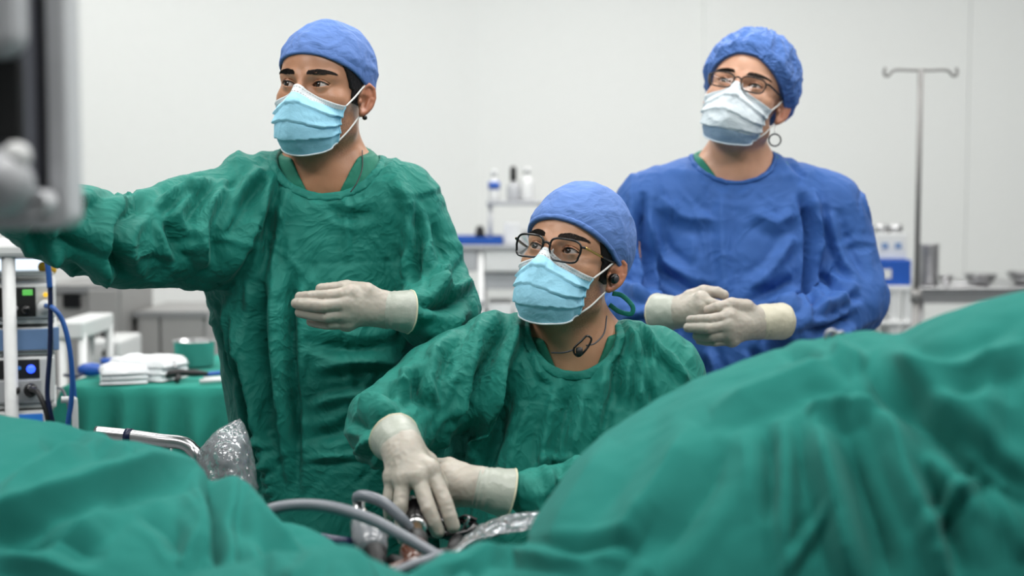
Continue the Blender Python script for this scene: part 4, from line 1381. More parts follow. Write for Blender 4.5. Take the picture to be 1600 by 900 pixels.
# earphone in the ear
c = H2.w([(0.0815, -0.004, -0.020)])[0]
ax = H2.R @ np.array([0.9, -0.35, -0.1])
eb = MB().lathe(c, [(0.0005, -0.006), (0.007, -0.005), (0.0085, 0.0), (0.009, 0.004), (0.0075, 0.0075), (0.0005, 0.0085)], 18, axis=ax).build('earphone', M['black_gloss'], p2, smooth=True)
MB().lathe(c + ax * 0.0085, [(0.0005, 0.0), (0.0055, 0.0), (0.0052, 0.0012), (0.0005, 0.0012)], 16, axis=ax).build('earphone_cap', M['grey_dark'], eb, smooth=True)
scrub_top(p2, M['green_scrub'], nb2, sL2, sR2, 0.085, 0.036, -0.004)
secs2 = torso_secs([(525, 790, 1020, 0.10), (560, 745, 1050, 0.125), (620, 715, 1066, 0.14), (700, 700, 1060, 0.155), (800, 690, 1050, 0.17), (900, 690, 1050, 0.19)], D2 + 0.07, 0.15, 0.50)
def gown2(P):
    d = d_sections(P, secs2)
    d = smin(d, d_chain(P, [sL2 + np.array([0.01, 0, 0]), nb2 + np.array([0, 0.02, -0.035]), sR2 + np.array([-0.01, 0, 0])], [0.066, 0.082, 0.066]), 0.05)
    d = smin(d, d_chain(P, [sL2 + np.array([0, 0, -0.012]), W(692, 606, 2.38), elL2], [0.080, 0.076, 0.058]), 0.04)
    d = smin(d, d_chain(P, [elL2, W(608, 684, 2.22)], [0.060, 0.044]), 0.02)
    d = smin(d, d_chain(P, [sR2 + np.array([0, 0, -0.01]), W(1040, 670, 2.42), elR2], [0.072, 0.072, 0.066]), 0.04)
    d = smin(d, d_chain(P, [elR2, W(900, 768, 2.22), W(836, 772, 2.175)], [0.064, 0.046, 0.0335]), 0.02)
    # lap
    d = smin(d, d_chain(P, [seat2 + np.array([-0.09, 0.02, 0.04]), seat2 + np.array([-0.15, -0.38, 0.03])], [0.11, 0.09]), 0.05)
    d = smin(d, d_chain(P, [seat2 + np.array([0.09, 0.02, 0.04]), seat2 + np.array([0.15, -0.38, 0.03])], [0.11, 0.09]), 0.05)
    return d
neck2 = NeckHole(W(896, 506, D2 - 0.015), (0.074, 0.14, 0.080))
f2 = lambda D, *pts: [W(x, y, D) for x, y in pts]
folds2 = [
    (f2(2.32, (838, 520), (836, 560), (846, 590), (870, 602)), 0.006, 0.006),
    # shoulder and sleeve
    (f2(2.3, (818, 500), (790, 560), (760, 620), (738, 690)), 0.012, 0.013),
    (f2(2.3, (800, 500), (768, 560), (742, 612), (728, 650)), 0.010, -0.014),
    (f2(2.3, (760, 505), (735, 560), (722, 600)), 0.010, 0.009),
    (f2(2.3, (735, 520), (700, 560), (690, 600)), 0.008, -0.008),
    (f2(2.3, (690, 545), (672, 585), (668, 640)), 0.010, 0.009),
    (f2(2.25, (660, 575), (632, 600), (618, 640)), 0.009, 0.009),
    (f2(2.25, (640, 580), (650, 620), (672, 650)), 0.008, -0.010),
    (f2(2.2, (560, 650), (585, 640), (620, 652)), 0.008, 0.010),
    (f2(2.2, (552, 680), (575, 665), (605, 668)), 0.007, -0.008),
    (f2(2.2, (562, 712), (578, 690), (596, 680)), 0.006, 0.008),
    (f2(2.2, (600, 610), (615, 625), (640, 628)), 0.007, 0.007),
    (f2(2.25, (700, 660), (720, 640), (735, 600)), 0.008, 0.008),
    # front panel: deep folds down from the neckline
    (f2(2.3, (872, 596), (862, 650), (848, 720), (832, 800)), 0.018, 0.006),
    (f2(2.3, (852, 640), (842, 700), (832, 770)), 0.014, -0.005),
    (f2(2.3, (842, 560), (832, 620), (812, 700), (790, 790)), 0.016, 0.007),
    (f2(2.3, (908, 598), (886, 650), (868, 720), (862, 790)), 0.013, -0.010),
    (f2(2.3, (930, 590), (908, 650), (892, 730)), 0.018, 0.006),
    (f2(2.3, (770, 640), (752, 700), (742, 760)), 0.012, 0.010),
    (f2(2.3, (800, 580), (782, 660), (756, 740), (738, 800)), 0.012, -0.012),
    (f2(2.3, (800, 628), (860, 640), (900, 634), (985, 646)), 0.0042, -0.0012, 'line'),
    (f2(2.3, (960, 540), (945, 580), (938, 640), (930, 700)), 0.010, 0.010),
    (f2(2.3, (985, 530), (970, 590), (968, 650)), 0.009, -0.011),
    (f2(2.3, (975, 505), (1000, 545), (1010, 600), (1005, 660)), 0.008, 0.010),
    (f2(2.3, (1020, 540), (1012, 590), (1022, 640)), 0.008, -0.008),
    (f2(2.3, (1040, 555), (1062, 575), (1080, 610)), 0.008, 0.007),
    (f2(2.3, (990, 510), (1030, 545), (1058, 590)), 0.007, 0.007),
    # forearm at the cuff
    (f2(2.15, (848, 760), (868, 752), (895, 760)), 0.007, 0.006),
    (f2(2.15, (840, 785), (860, 778), (890, 785)), 0.006, -0.007),
    (f2(2.15, (848, 798), (856, 770), (852, 745)), 0.006, 0.004),
]
sl2 = [([sL2, W(692, 606, 2.38), elL2, W(610, 680, 2.23)], 0.082, 0.0034, 14.0, 4.0, 13, 1.5),
       ([elR2, W(900, 768, 2.22), W(822, 772, 2.17)], 0.052, 0.0026, 24.0, 4.0, 19, 1.0)]
build_gown(p2, 'surgical_gown', M['green'], gown2, (-0.30, 2.02, 0.36), (0.40, 2.76, 1.20), neck2, folds2, sl2, vert=0.004, crump=0.0022, seed=12, ncrease=130, pull=lambda v: 0.6 if v[0] < -0.08 else None)
# picture-left hand, fingers hanging over the scope
fr = [[W(672, 733, 2.085), W(696, 785, 2.06), W(708, 822, 2.055)],
      [W(653, 744, 2.075), W(670, 796, 2.048), W(684, 830, 2.05)],
      [W(630, 748, 2.08), W(626, 790, 2.062), W(630, 840, 2.075)],
      [W(614, 744, 2.095), W(608, 778, 2.085), W(609, 806, 2.10)]]
tr = [W(668, 722, 2.13), W(688, 760, 2.14), W(690, 795, 2.13)]
wl = W(628, 700, 2.12)
glove(p2, M['glove'], (wl, W(655, 690, 2.12) - wl), fr, tr, palm_r=0.0160, rs=(0.0116, 0.0111, 0.0100),
      cuff=[(W(631, 706, 2.12), 0.0300), (W(626, 696, 2.13), 0.0325), (W(616, 684, 2.155), 0.0375)])
# picture-right hand behind it
fl2 = [[W(697, 738, 2.16), W(676, 770, 2.17), W(672, 806, 2.16)],
       [W(692, 752, 2.155), W(668, 782, 2.16), W(668, 815, 2.15)],
       [W(694, 768, 2.155), W(676, 796, 2.15), W(680, 826, 2.15)],
       [W(702, 782, 2.16), W(690, 806, 2.15), W(694, 832, 2.15)]]
tl2 = [W(722, 738, 2.17), W(702, 728, 2.18), W(682, 726, 2.19)]
glove(p2, M['glove'], (W(752, 762, 2.15), W(752, 735, 2.15) - W(752, 762, 2.15)), fl2, tl2, palm_r=0.0155,
      cuff=[(W(744, 760, 2.15), 0.0295), (W(765, 765, 2.15), 0.0325), (W(797, 772, 2.155), 0.0375)])
# cord with a snap clip around the neck
cd = smooth_path([W(948, 494, D2 - 0.02), W(944, 520, D2 - 0.055), W(930, 536, D2 - 0.075), W(916, 540, D2 - 0.085)], 8)
lan = empty('neck_cord', W(905, 545, D2 - 0.09)); lan.parent = p2
lan.location = Vector(W(905, 545, D2 - 0.09)) - p2.location
V, F = tube_geo(cd, 0.0014, 6); mk('cord', V, F, M['grey_dark'], lan)
cd2 = smooth_path([W(862, 551, D2 - 0.07), W(880, 551, D2 - 0.095), W(898, 546, D2 - 0.10)], 8)
V, F = tube_geo(cd2, 0.0014, 6); mk('cord', V, F, M['grey_dark'], lan)
lp = smooth_path(Wl([(897, 544, D2 - .1), (908, 533, D2 - .1), (917, 525, D2 - .1), (924, 530, D2 - .1), (918, 543, D2 - .1), (906, 556, D2 - .1), (898, 553, D2 - .1)]), 5, closed=True)
V, F = tube_geo(lp, 0.0018, 8, closed=True); mk('snap_ring', V, F, M['black_gloss'], lan)
MB().lathe(W(905, 549, D2 - 0.102), [(0.0005, -0.007), (0.005, -0.006), (0.006, 0.0), (0.005, 0.006), (0.0005, 0.007)], 14).build('clip_body', M['black'], lan, smooth=True)
# stool
stl = empty('stool', (seat2[0], seat2[1], 0), 'round padded stool under the seated person', 'stool')
MB().lathe((seat2[0], seat2[1] + 0.03, 0), [(0.01, 0.42), (0.17, 0.42), (0.185, 0.435), (0.185, 0.47), (0.17, 0.485), (0.01, 0.49)], 36).build('seat', M['grey_dark'], stl, smooth=True)
MB().lathe((seat2[0], seat2[1] + 0.03, 0), [(0.025, 0.06), (0.025, 0.42)], 16).build('column', M['steel'], stl, smooth=True)
for k in range(5):
    a = k * 2 * math.pi / 5
    b = np.array([seat2[0], seat2[1] + 0.03, 0.07]); e_ = b + np.array([0.25 * math.cos(a), 0.25 * math.sin(a), -0.02])
    MB().tube([b, e_], [0.02, 0.013], 8).build('leg', M['steel'], stl, smooth=True)
    MB().lathe((e_[0], e_[1], 0.027), [(0.002, -0.014), (0.025, -0.01), (0.025, 0.01), (0.002, 0.014)], 14, axis=(math.sin(a), -math.cos(a), 0)).build('castor', M['black'], stl, smooth=True)
# ----------------------------------------------------------------------------------------------
# standing person in the blue gown, hands folded
# ----------------------------------------------------------------------------------------------
D3 = 3.02
p3 = empty('person', (W(1150, 700, D3 + 0.05)[0], W(1150, 700, D3 + 0.05)[1], 0),
           'standing person in blue gown, bouffant cap and glasses with gloved hands folded', 'person', 'surgical team')
H3 = Head(W(1166, 152, D3), 22, 11, 13, 1.03)
nb3 = W(1150, 262, D3 + 0.03)
sL3, sR3 = W(1015, 318, D3 + 0.03), W(1295, 322, D3 + 0.03)
elL3, wrL3 = W(972, 480, 3.0), W(1040, 490, 2.80)
elR3, wrR3 = W(1335, 470, 3.0), W(1222, 504, 2.82)
hip3 = W(1150, 600, D3 + 0.06)
limbs3 = [([sL3, elL3, wrL3], [0.036, 0.030, 0.014]), ([sR3, elR3, wrR3], [0.036, 0.030, 0.014]),
          ([nb3 + np.array([0, 0.03, -0.15]), hip3], [0.12, 0.13]),
          ([hip3 + np.array([-0.09, 0, -0.05]), np.array([hip3[0] - 0.10, hip3[1], 0.48]), np.array([hip3[0] - 0.10, hip3[1] + 0.02, 0.10]), np.array([hip3[0] - 0.11, hip3[1] - 0.15, 0.045])], [0.085, 0.058, 0.045, 0.042]),
          ([hip3 + np.array([0.09, 0, -0.05]), np.array([hip3[0] + 0.10, hip3[1], 0.48]), np.array([hip3[0] + 0.10, hip3[1] + 0.02, 0.10]), np.array([hip3[0] + 0.11, hip3[1] - 0.15, 0.045])], [0.085, 0.058, 0.045, 0.042])]
LID3 = (0.0046, 0.0038)
build_body(H3, p3, nb3, sL3, sR3, limbs3, M['skin3'], 0.25, LID3)
eyeballs(H3, p3, M['eye_dark'], (5, 5))
lashes(H3, p3, M['hair'], LID3)
brows(H3, p3, M['brow'], 0.001, 0.8, 4)
cz3 = lambda X, Y: np.maximum(0.060 - 0.42 * (Y + 0.09) - 0.35 * np.clip(np.abs(X) - 0.02, 0, 1), -0.055 + 0.0 * X) + 0.0 * Y
cap(H3, p3, M['cap_bouffant'], cz3, grow=(0.0145, 0.018, 0.020), crumple=0.0018, gathers=0.008, band=(0.0, 0.010), sag=(0, 0.006, 0.0), seed=25, name='bouffant_cap')
face_mask(H3, p3, M['mask_pale'], M['mask_pale'], M['mask_slate'], seed=22, pleat=0.0050, rough_fold=0.0012)
spectacles(H3, p3, M['brown_frame'], lens_w=0.050, lens_h=0.030, rim=0.0016, cz=-0.004, cx=0.032, pts_pow=3.2)
scrub_top(p3, M['green_scrub'], nb3, sL3, sR3, 0.07, 0.045, 0.0)
# ring hanging on the mask loop below the ear
rc = H3.w([(0.083, -0.004, -0.078)])[0]
V, F = tube_geo([rc + np.array([0.0125 * math.cos(a), 0.0, 0.0125 * math.sin(a)]) for a in np.linspace(0, 2 * np.pi, 28, endpoint=False)], 0.0017, 8, closed=True)
rg = mk('hanging_ring', V, F, M['grey_dark'], p3)
V, F = tube_geo(smooth_path([H3.w([(0.0745, 0.004, -0.045)])[0], rc + np.array([0.0, 0, 0.022]), rc + np.array([0, 0, 0.012])], 6), 0.0014, 6); mk('loop_end', V, F, M['elastic'], rg)
secs3 = torso_secs([(285, 1045, 1265, 0.10), (320, 1000, 1310, 0.13), (400, 995, 1312, 0.15), (500, 990, 1310, 0.165), (600, 985, 1305, 0.17), (800, 985, 1310, 0.17)], D3 + 0.06, 0.15, 0.36)
def gown3(P):
    d = d_sections(P, secs3)
    d = smin(d, d_chain(P, [sL3 + np.array([0.012, 0, 0]), nb3 + np.array([0, 0.02, -0.030]), sR3 + np.array([-0.012, 0, 0])], [0.066, 0.088, 0.066]), 0.05)
    d = smin(d, d_chain(P, [sL3 + np.array([-0.005, 0, -0.01]), W(985, 400, 3.04), elL3], [0.070, 0.068, 0.066]), 0.03)
    d = smin(d, d_chain(P, [elL3, W(1010, 492, 2.89)], [0.062, 0.046]), 0.02)
    d = smin(d, d_chain(P, [sR3 + np.array([0.008, 0, -0.01]), W(1315, 400, 3.04), elR3], [0.070, 0.070, 0.064]), 0.03)
    d = smin(d, d_chain(P, [elR3, W(1290, 495, 2.93), W(1232, 505, 2.84)], [0.060, 0.054, 0.040]), 0.02)
    return d
neck3 = NeckHole(W(1148, 232, D3 - 0.02), (0.088, 0.15, 0.070))
f3 = lambda *pts: [W(x, y, 2.88) for x, y in pts]
folds3 = [
    (f3((1137, 285), (1135, 350), (1138, 440), (1140, 500)), 0.012, 0.005),
    (f3((1262, 300), (1275, 360), (1270, 440), (1262, 500)), 0.009, -0.014),
    (f3((1285, 295), (1290, 350), (1284, 420)), 0.010, 0.010),
    (f3((1012, 300), (1008, 370), (1018, 430), (1012, 480)), 0.009, -0.013),
    (f3((1020, 330), (1040, 400), (1090, 440)), 0.012, 0.006),
    (f3((1030, 420), (1080, 455), (1130, 462)), 0.012, -0.006),
    (f3((1250, 370), (1215, 420), (1180, 450)), 0.012, 0.006),
    (f3((1258, 430), (1220, 455), (1175, 470)), 0.012, -0.007),
    (f3((1250, 455), (1230, 470), (1205, 475)), 0.010, 0.007),
    (f3((1040, 310), (1080, 340), (1130, 345)), 0.014, 0.004),
    (f3((1180, 330), (1220, 350), (1255, 330)), 0.014, 0.004),
    (f3((1310, 330), (1330, 400), (1352, 450)), 0.010, 0.008),
    (f3((1292, 430), (1320, 460), (1352, 470)), 0.009, -0.009),
    (f3((1255, 480), (1300, 475), (1345, 455)), 0.009, 0.008),
    (f3((1240, 510), (1290, 510), (1340, 492)), 0.008, -0.008),
    (f3((1262, 530), (1300, 520), (1335, 508)), 0.008, 0.007),
    (f3((1180, 545), (1190, 575), (1185, 610)), 0.010, -0.010),
    (f3((1110, 548), (1120, 580), (1118, 620)), 0.010, 0.009),
    (f3((1050, 530), (1065, 560), (1075, 600)), 0.010, -0.008),
    (f3((975, 450), (1000, 462), (1025, 460)), 0.008, 0.008),
    (f3((978, 505), (1005, 498), (1026, 508)), 0.007, -0.007),
    (f3((985, 350), (978, 400), (988, 440)), 0.009, 0.008),
]
sl3 = [([sR3, W(1315, 400, 3.04), elR3], 0.072, 0.0026, 12.0, 4.0, 23, 1.5), ([elR3, W(1290, 495, 2.93), W(1232, 505, 2.84)], 0.058, 0.003, 18.0, 4.0, 29, 1.2),
       ([elL3, W(1010, 492, 2.89)], 0.060, 0.003, 20.0, 4.0, 31, 1.2)]
build_gown(p3, 'isolation_gown', M['blue_gown'], gown3, (0.13, 2.72, 0.36), (0.84, 3.28, 1.52), neck3, folds3, sl3, vert=0.003, crump=0.0022, seed=22, collar=0.010, ncrease=120)
# folded hands: picture-left hand below, picture-right hand over it
fa = [[W(1096, 466, 2.735), W(1112, 474, 2.72), W(1140, 482, 2.74)],
      [W(1096, 478, 2.73), W(1110, 488, 2.72), W(1136, 494, 2.75)],
      [W(1093, 492, 2.735), W(1106, 502, 2.74), W(1128, 508, 2.76)],
      [W(1088, 505, 2.745), W(1100, 514, 2.75), W(1118, 519, 2.77)]]
ta = [W(1078, 465, 2.77), W(1100, 456, 2.76), W(1120, 457, 2.755), W(1131, 461, 2.755)]
glove(p3, M['glove'], (W(1056, 489, 2.78), W(1056, 468, 2.78) - W(1056, 489, 2.78)), fa, ta,
      cuff=[(W(1062, 489, 2.78), 0.0285), (W(1050, 489, 2.785), 0.033), (W(1028, 490, 2.81), 0.0385)])
fb = [[W(1139, 494, 2.675), W(1110, 499, 2.665), W(1079, 500, 2.70)],
      [W(1138, 508, 2.67), W(1106, 513, 2.66), W(1075, 512, 2.70)],
      [W(1139, 521, 2.675), W(1112, 525, 2.67), W(1089, 525, 2.70)],
      [W(1144, 531, 2.685), W(1118, 534, 2.68), W(1093, 532, 2.71)]]
tb = [W(1166, 480, 2.70), W(1143, 476, 2.69), W(1122, 481, 2.69), W(1107, 485, 2.70)]
glove(p3, M['glove'], (W(1185, 505, 2.72), W(1185, 482, 2.72) - W(1185, 505, 2.72)), fb, tb, cuff_mat=M['glove_cream'], rim_mat=M['glove_cream'],
      cuff=[(W(1180, 504, 2.72), 0.0300), (W(1195, 503, 2.73), 0.0335), (W(1221, 502, 2.76), 0.0345)])
# ----------------------------------------------------------------------------------------------
# surgical drapes in front
# ----------------------------------------------------------------------------------------------
def px_of(V):
    r = V - CAM
    d = r @ FWD
    return np.stack([800 + FPX * r[:, 0] / d, 450 - FPX * (r @ UPV) / d], -1)

def drape(name, label, ridge, front, zskirt, folds, noise=0.006, nf=1.0, seed=0, nu=260, back=0.45, bulge=1.0, mat=None, fine=0.0015, k=1.0):
    """sheet over a raised form: falls from the ridge line towards the viewer and steeply behind it"""
    R = smooth_path(Wl(ridge), 10); Fp = smooth_path(Wl(front), 10)
    us = np.linspace(0, 1, nu)
    def res(P):
        s = np.concatenate([[0], np.cumsum(np.linalg.norm(np.diff(P, axis=0), axis=1))]); s /= s[-1]
        return np.stack([np.interp(us, s, P[:, k]) for k in range(3)], -1)
    # both lines are matched by their given points, not by length
    def resi(P, n):
        t = np.linspace(0, 1, len(P))
        return np.stack([np.interp(us, t, P[:, k]) for k in range(3)], -1)
    R, Fp = resi(R, nu), resi(Fp, nu)
    rows = []
    for a in np.linspace(0.0, 1.0, 26)[:-1]:                       # behind the ridge, from the floor side up
        t = 1 - a
        rows.append(R + np.array([0, 1.0, 0]) * (0.10 * math.sin(t * math.pi / 2)) + np.array([0, 0, -1.0]) * (back * (1 - math.cos(t * math.pi / 2))))
    NF = 150
    for t in np.linspace(0, 1, NF):
        h, v = math.sin(t * math.pi / 2) ** bulge, 1 - math.cos(t * math.pi / 2)
        p = R + (Fp - R) * np.array([h, h, v])
        rows.append(p)
    for t in np.linspace(0, 1, 16)[1:]:
        p = Fp.copy(); p[:, 2] = Fp[:, 2] + (zskirt - Fp[:, 2]) * t; p[:, 1] -= 0.01 * math.sin(t * 3)
        rows.append(p)
    G = np.array(rows).transpose(1, 0, 2)                           # nu x nv x 3
    nv = G.shape[1]
    V = G.reshape(-1, 3); F = grid_faces(nu, nv)
    N = vnormals(V, F)
    if N[:, 2].mean() < 0: N = -N; F = F[:, ::-1]
    pp = px_of(V)
    disp = fold_sum(pp, [(f[0], f[1], f[2] * k, *f[3:]) for f in folds])
    q = warp(V, 3.5 * nf, 0.08, seed)
    disp += noise * (-0.6) + noise * ridged(q * np.array([7, 5, 5]) * nf, seed, 0.05) + noise * 0.35 * ridged(q * 16 * nf, seed + 3, 0.04) + fine * perlin(V * 40, seed)
    V = V + N * disp[:, None]
    o = mk(name, V, F, mat or M['green_drape'], solid=0.003)
    tag(o, label, 'surgical drape', 'green surgical drapes')
    return o

right_ridge = [(636, 902, 1.52), (690, 874, 1.56), (760, 861, 1.60), (815, 856, 1.64), (842, 802, 1.70), (880, 744, 1.73), (930, 692, 1.75), (990, 650, 1.77), (1060, 611, 1.78), (1130, 578, 1.78),
               (1210, 549, 1.77), (1300, 526, 1.75), (1352, 520, 1.74), (1405, 524, 1.72), (1470, 494, 1.68), (1560, 468, 1.64), (1680, 440, 1.62), (1800, 420, 1.60), (2000, 405, 1.58), (2250, 400, 1.56)]
right_front = [(600, 1020, 1.49), (660, 1020, 1.47), (720, 1020, 1.46), (770, 1025, 1.45), (815, 1030, 1.44), (860, 1040, 1.43), (910, 1050, 1.43), (970, 1060, 1.42), (1030, 1065, 1.42), (1100, 1070, 1.41),
               (1170, 1070, 1.41), (1250, 1070, 1.41), (1330, 1070, 1.40), (1410, 1070, 1.39), (1500, 1070, 1.39), (1600, 1070, 1.39), (1720, 1070, 1.39), (1850, 1070, 1.39), (2060, 1070, 1.40), (2350, 1070, 1.40)]
right_folds = [
    ([(1322, 560), (1260, 590), (1180, 622), (1110, 650)], 16, 0.016),
    ([(1300, 545), (1330, 562), (1350, 575)], 12, 0.014),
    ([(1215, 552), (1262, 556), (1290, 572)], 7, -0.010),
    ([(1345, 572), (1430, 645), (1520, 725), (1610, 800)], 22, -0.034),
    ([(1372, 560), (1440, 588), (1520, 580), (1610, 540)], 16, 0.020),
    ([(1420, 610), (1500, 640), (1600, 640)], 26, 0.012),
    ([(1300, 650), (1345, 640), (1375, 650)], 12, 0.012),
    ([(1262, 650), (1290, 640), (1330, 648)], 14, 0.016),
    ([(1275, 655), (1290, 730), (1312, 820), (1335, 930)], 17, 0.026),
    ([(1325, 665), (1350, 750), (1378, 840), (1395, 930)], 20, -0.030),
    ([(1385, 650), (1425, 760), (1460, 850), (1480, 940)], 15, 0.024),
    ([(1420, 690), (1470, 790), (1500, 900)], 18, -0.018),
    ([(1218, 655), (1226, 700), (1226, 800), (1230, 930)], 11, 0.015),
    ([(1190, 660), (1205, 720), (1205, 820)], 16, -0.016),
    ([(1086, 665), (1040, 750), (965, 850)], 24, 0.014),
    ([(1140, 690), (1090, 780), (1010, 890)], 22, -0.012),
    ([(1300, 790), (1262, 840), (1225, 900)], 9, 0.011),
    ([(1545, 725), (1480, 790), (1440, 850)], 10, 0.012),
    ([(1490, 680), (1545, 735), (1600, 780)], 8, 0.010),
    ([(1540, 735), (1580, 810), (1600, 880)], 12, 0.013),
    ([(1560, 560), (1540, 640), (1545, 720)], 16, 0.009),
    ([(960, 690), (900, 780), (860, 850)], 20, 0.008),
    ([(650, 900), (760, 868), (850, 872), (930, 890)], 10, 0.010),
    ([(690, 900), (730, 882), (760, 900)], 12, -0.014),
    ([(850, 862), (960, 852), (1000, 862)], 10, -0.010),
    ([(940, 930), (1000, 850), (1030, 800)], 14, -0.009),
]
drape_right = drape('surgical_drape', 'large green drape over the raised leg at the right foreground', right_ridge, right_front, 0.55, right_folds, 0.0035, 0.9, 3, nu=300)
left_ridge = [(-180, 640, 1.95), (-60, 646, 1.93), (0, 650, 1.92), (60, 660, 1.91), (120, 675, 1.90), (185, 694, 1.88), (245, 722, 1.86), (295, 742, 1.84), (335, 754, 1.82), (380, 784, 1.80), (430, 806, 1.78), (480, 828, 1.76), (525, 854, 1.74), (560, 885, 1.72)]
left_front = [(-330, 1020, 1.52), (-230, 1020, 1.52), (-150, 1020, 1.52), (-70, 1020, 1.52), (10, 1020, 1.52), (90, 1020, 1.52), (165, 1020, 1.52), (230, 1020, 1.52), (290, 1020, 1.52), (350, 1020, 1.53), (405, 1020, 1.54), (450, 1020, 1.55), (500, 1022, 1.56), (540, 1025, 1.57)]
left_folds = [
    ([(345, 744), (270, 742), (180, 760), (60, 800), (-120, 854)], 16, 0.030, 'lean'),
    ([(322, 742), (338, 800), (348, 900)], 10, -0.026),
    ([(338, 745), (385, 792), (440, 850), (480, 890)], 12, 0.018),
    ([(356, 800), (372, 850), (375, 900)], 12, -0.012),
    ([(0, 795), (60, 745), (150, 702), (170, 690)], 13, 0.014),
    ([(150, 702), (180, 725), (200, 745)], 10, 0.012),
    ([(60, 690), (110, 700), (150, 720)], 14, -0.010),
    ([(180, 780), (120, 830), (60, 880)], 18, 0.010),
    ([(285, 770), (310, 830), (280, 890)], 14, 0.010),
    ([(210, 800), (260, 830), (290, 880)], 12, -0.009),
    ([(0, 850), (90, 850), (170, 870)], 14, -0.010),
    ([(-20, 870), (60, 885), (150, 910)], 12, 0.010),
]
drape_left = drape('surgical_drape', 'green drape over the raised leg at the left foreground, below the monitor', left_ridge, left_front, 0.55, left_folds, 0.0035, 0.9, 8, nu=260, k=1.15)
mid_ridge = [(240, 935, 1.38), (300, 903, 1.40), (360, 886, 1.43), (420, 872, 1.46), (480, 863, 1.48), (540, 858, 1.49), (585, 874, 1.50), (620, 890, 1.50), (655, 905, 1.49), (720, 925, 1.48)]
mid_front = [(200, 1020, 1.29), (280, 1020, 1.29), (350, 1020, 1.30), (420, 1020, 1.31), (490, 1020, 1.32), (550, 1020, 1.32), (600, 1020, 1.32), (640, 1020, 1.32), (680, 1020, 1.32), (740, 1020, 1.32)]
drape_mid = drape('surgical_drape', 'low green drape fold along the bottom edge in front of the scope', mid_ridge, mid_front, 0.55, [([(400, 880), (420, 900), (440, 930)], 12, -0.01), ([(500, 868), (470, 900), (450, 930)], 12, 0.008), ([(545, 862), (570, 890), (580, 930)], 8, 0.006)], 0.004, 1.2, 12, nu=140, back=0.35)
# sheet in the hollow under the scope
nu, nv = 90, 60
xs, ys = np.linspace(-0.42, 0.30, nu), np.linspace(1.60, 2.12, nv)
Gx, Gy = np.meshgrid(xs, ys, indexing='ij')
Vh = np.stack([Gx.ravel(), Gy.ravel(), np.zeros(nu * nv)], -1)
Vh[:, 2] = 0.775 - 0.10 * np.clip((Vh[:, 1] - 1.95) / 0.17, 0, 1) ** 2 + 0.010 * ridged(warp(Vh, 5, 0.06, 2) * np.array([9, 9, 1]), 4) + 0.05 * np.clip((np.abs(Vh[:, 0] + 0.05) - 0.25) / 0.1, 0, 1)
o = mk('surgical_drape', Vh, grid_faces(nu, nv), M['green_drape'], solid=0.003)
tag(o, 'dark green sheet in the hollow beneath the scope', 'surgical drape', 'green surgical drapes')
# operating table that carries the drapes
ot = empty('operating_table', (0.0, 1.60, 0), 'operating table hidden under the green drapes', 'operating table')
MB().box((0.0, 1.60, 0.50), (1.9, 0.52, 0.08)).build('table_top', M['grey_dark'], ot, bevel=0.02)
MB().box((0.0, 1.60, 0.28), (0.24, 0.24, 0.40)).build('column', M['steel'], ot, bevel=0.02)
MB().box((0.0, 1.60, 0.05), (0.9, 0.5, 0.10)).build('base', M['steel_dull'], ot, bevel=0.02)
# towel clamp on the right drape
cl = empty('towel_clamp', W(1300, 526, 1.74), 'small steel towel clamp on the crest of the right drape', 'clamp')
cp = W(1300, 524, 1.735)
MB().tube(smooth_path([cp + np.array([-0.008, 0, -0.004]), cp + np.array([-0.006, 0, 0.003]), cp + np.array([0, 0, 0.006]), cp + np.array([0.006, 0, 0.002]), cp + np.array([0.007, 0, -0.008])], 6), 0.0022, 8).build('jaw', M['steel_dull'], cl, smooth=True)
MB().lathe(cp + np.array([0.001, -0.003, -0.001]), [(0.0005, -0.002), (0.0045, -0.0015), (0.0045, 0.0015), (0.0005, 0.002)], 14, axis=(0, 1, 0)).build('pivot', M['grey_dark'], cl, smooth=True)
MB().tube(smooth_path([cp + np.array([0.004, 0, 0.0]), cp + np.array([0.012, 0.002, 0.004]), cp + np.array([0.016, 0.004, -0.002])], 6), 0.0018, 8).build('finger_ring', M['steel_dull'], cl, smooth=True)
# clear plastic sheets
def plastic(name, label, pts_rows, mat, seed, amp):
    rows = [smooth_path(Wl(r), 12) for r in pts_rows]
    rows = np.array(rows)                                           # k x m x 3
    G = np.array([smooth_path(rows[:, j], 10) for j in range(rows.shape[1])])
    nu, nv = G.shape[:2]
    V = G.reshape(-1, 3); F = grid_faces(nu, nv)
    N = vnormals(V, F)
    q = warp(V, 14, 0.02, seed)
    V = V + N * (amp * ridged(q * 30, seed, 0.03) + amp * 0.6 * ridged(q * 64, seed + 2, 0.03))[:, None]
    o = mk(name, V, F, mat, solid=0.0006)
    return tag(o, label, 'plastic sheet', 'clear plastic covers')
plastic('plastic_cover', 'crumpled clear plastic sheet beside the scope, against the right drape',
        [[(700, 880, 1.80), (740, 850, 1.84), (790, 838, 1.86), (850, 830, 1.86), (900, 835, 1.86)],
         [(705, 868, 1.86), (745, 836, 1.90), (795, 818, 1.92), (850, 812, 1.92), (905, 815, 1.92)],
         [(715, 862, 1.92), (750, 828, 1.96), (800, 810, 1.98), (850, 806, 1.98), (905, 808, 1.98)],
         [(725, 875, 1.98), (760, 850, 2.02), (805, 835, 2.04), (850, 832, 2.04), (905, 835, 2.04)]], M['plastic'], 3, 0.004)
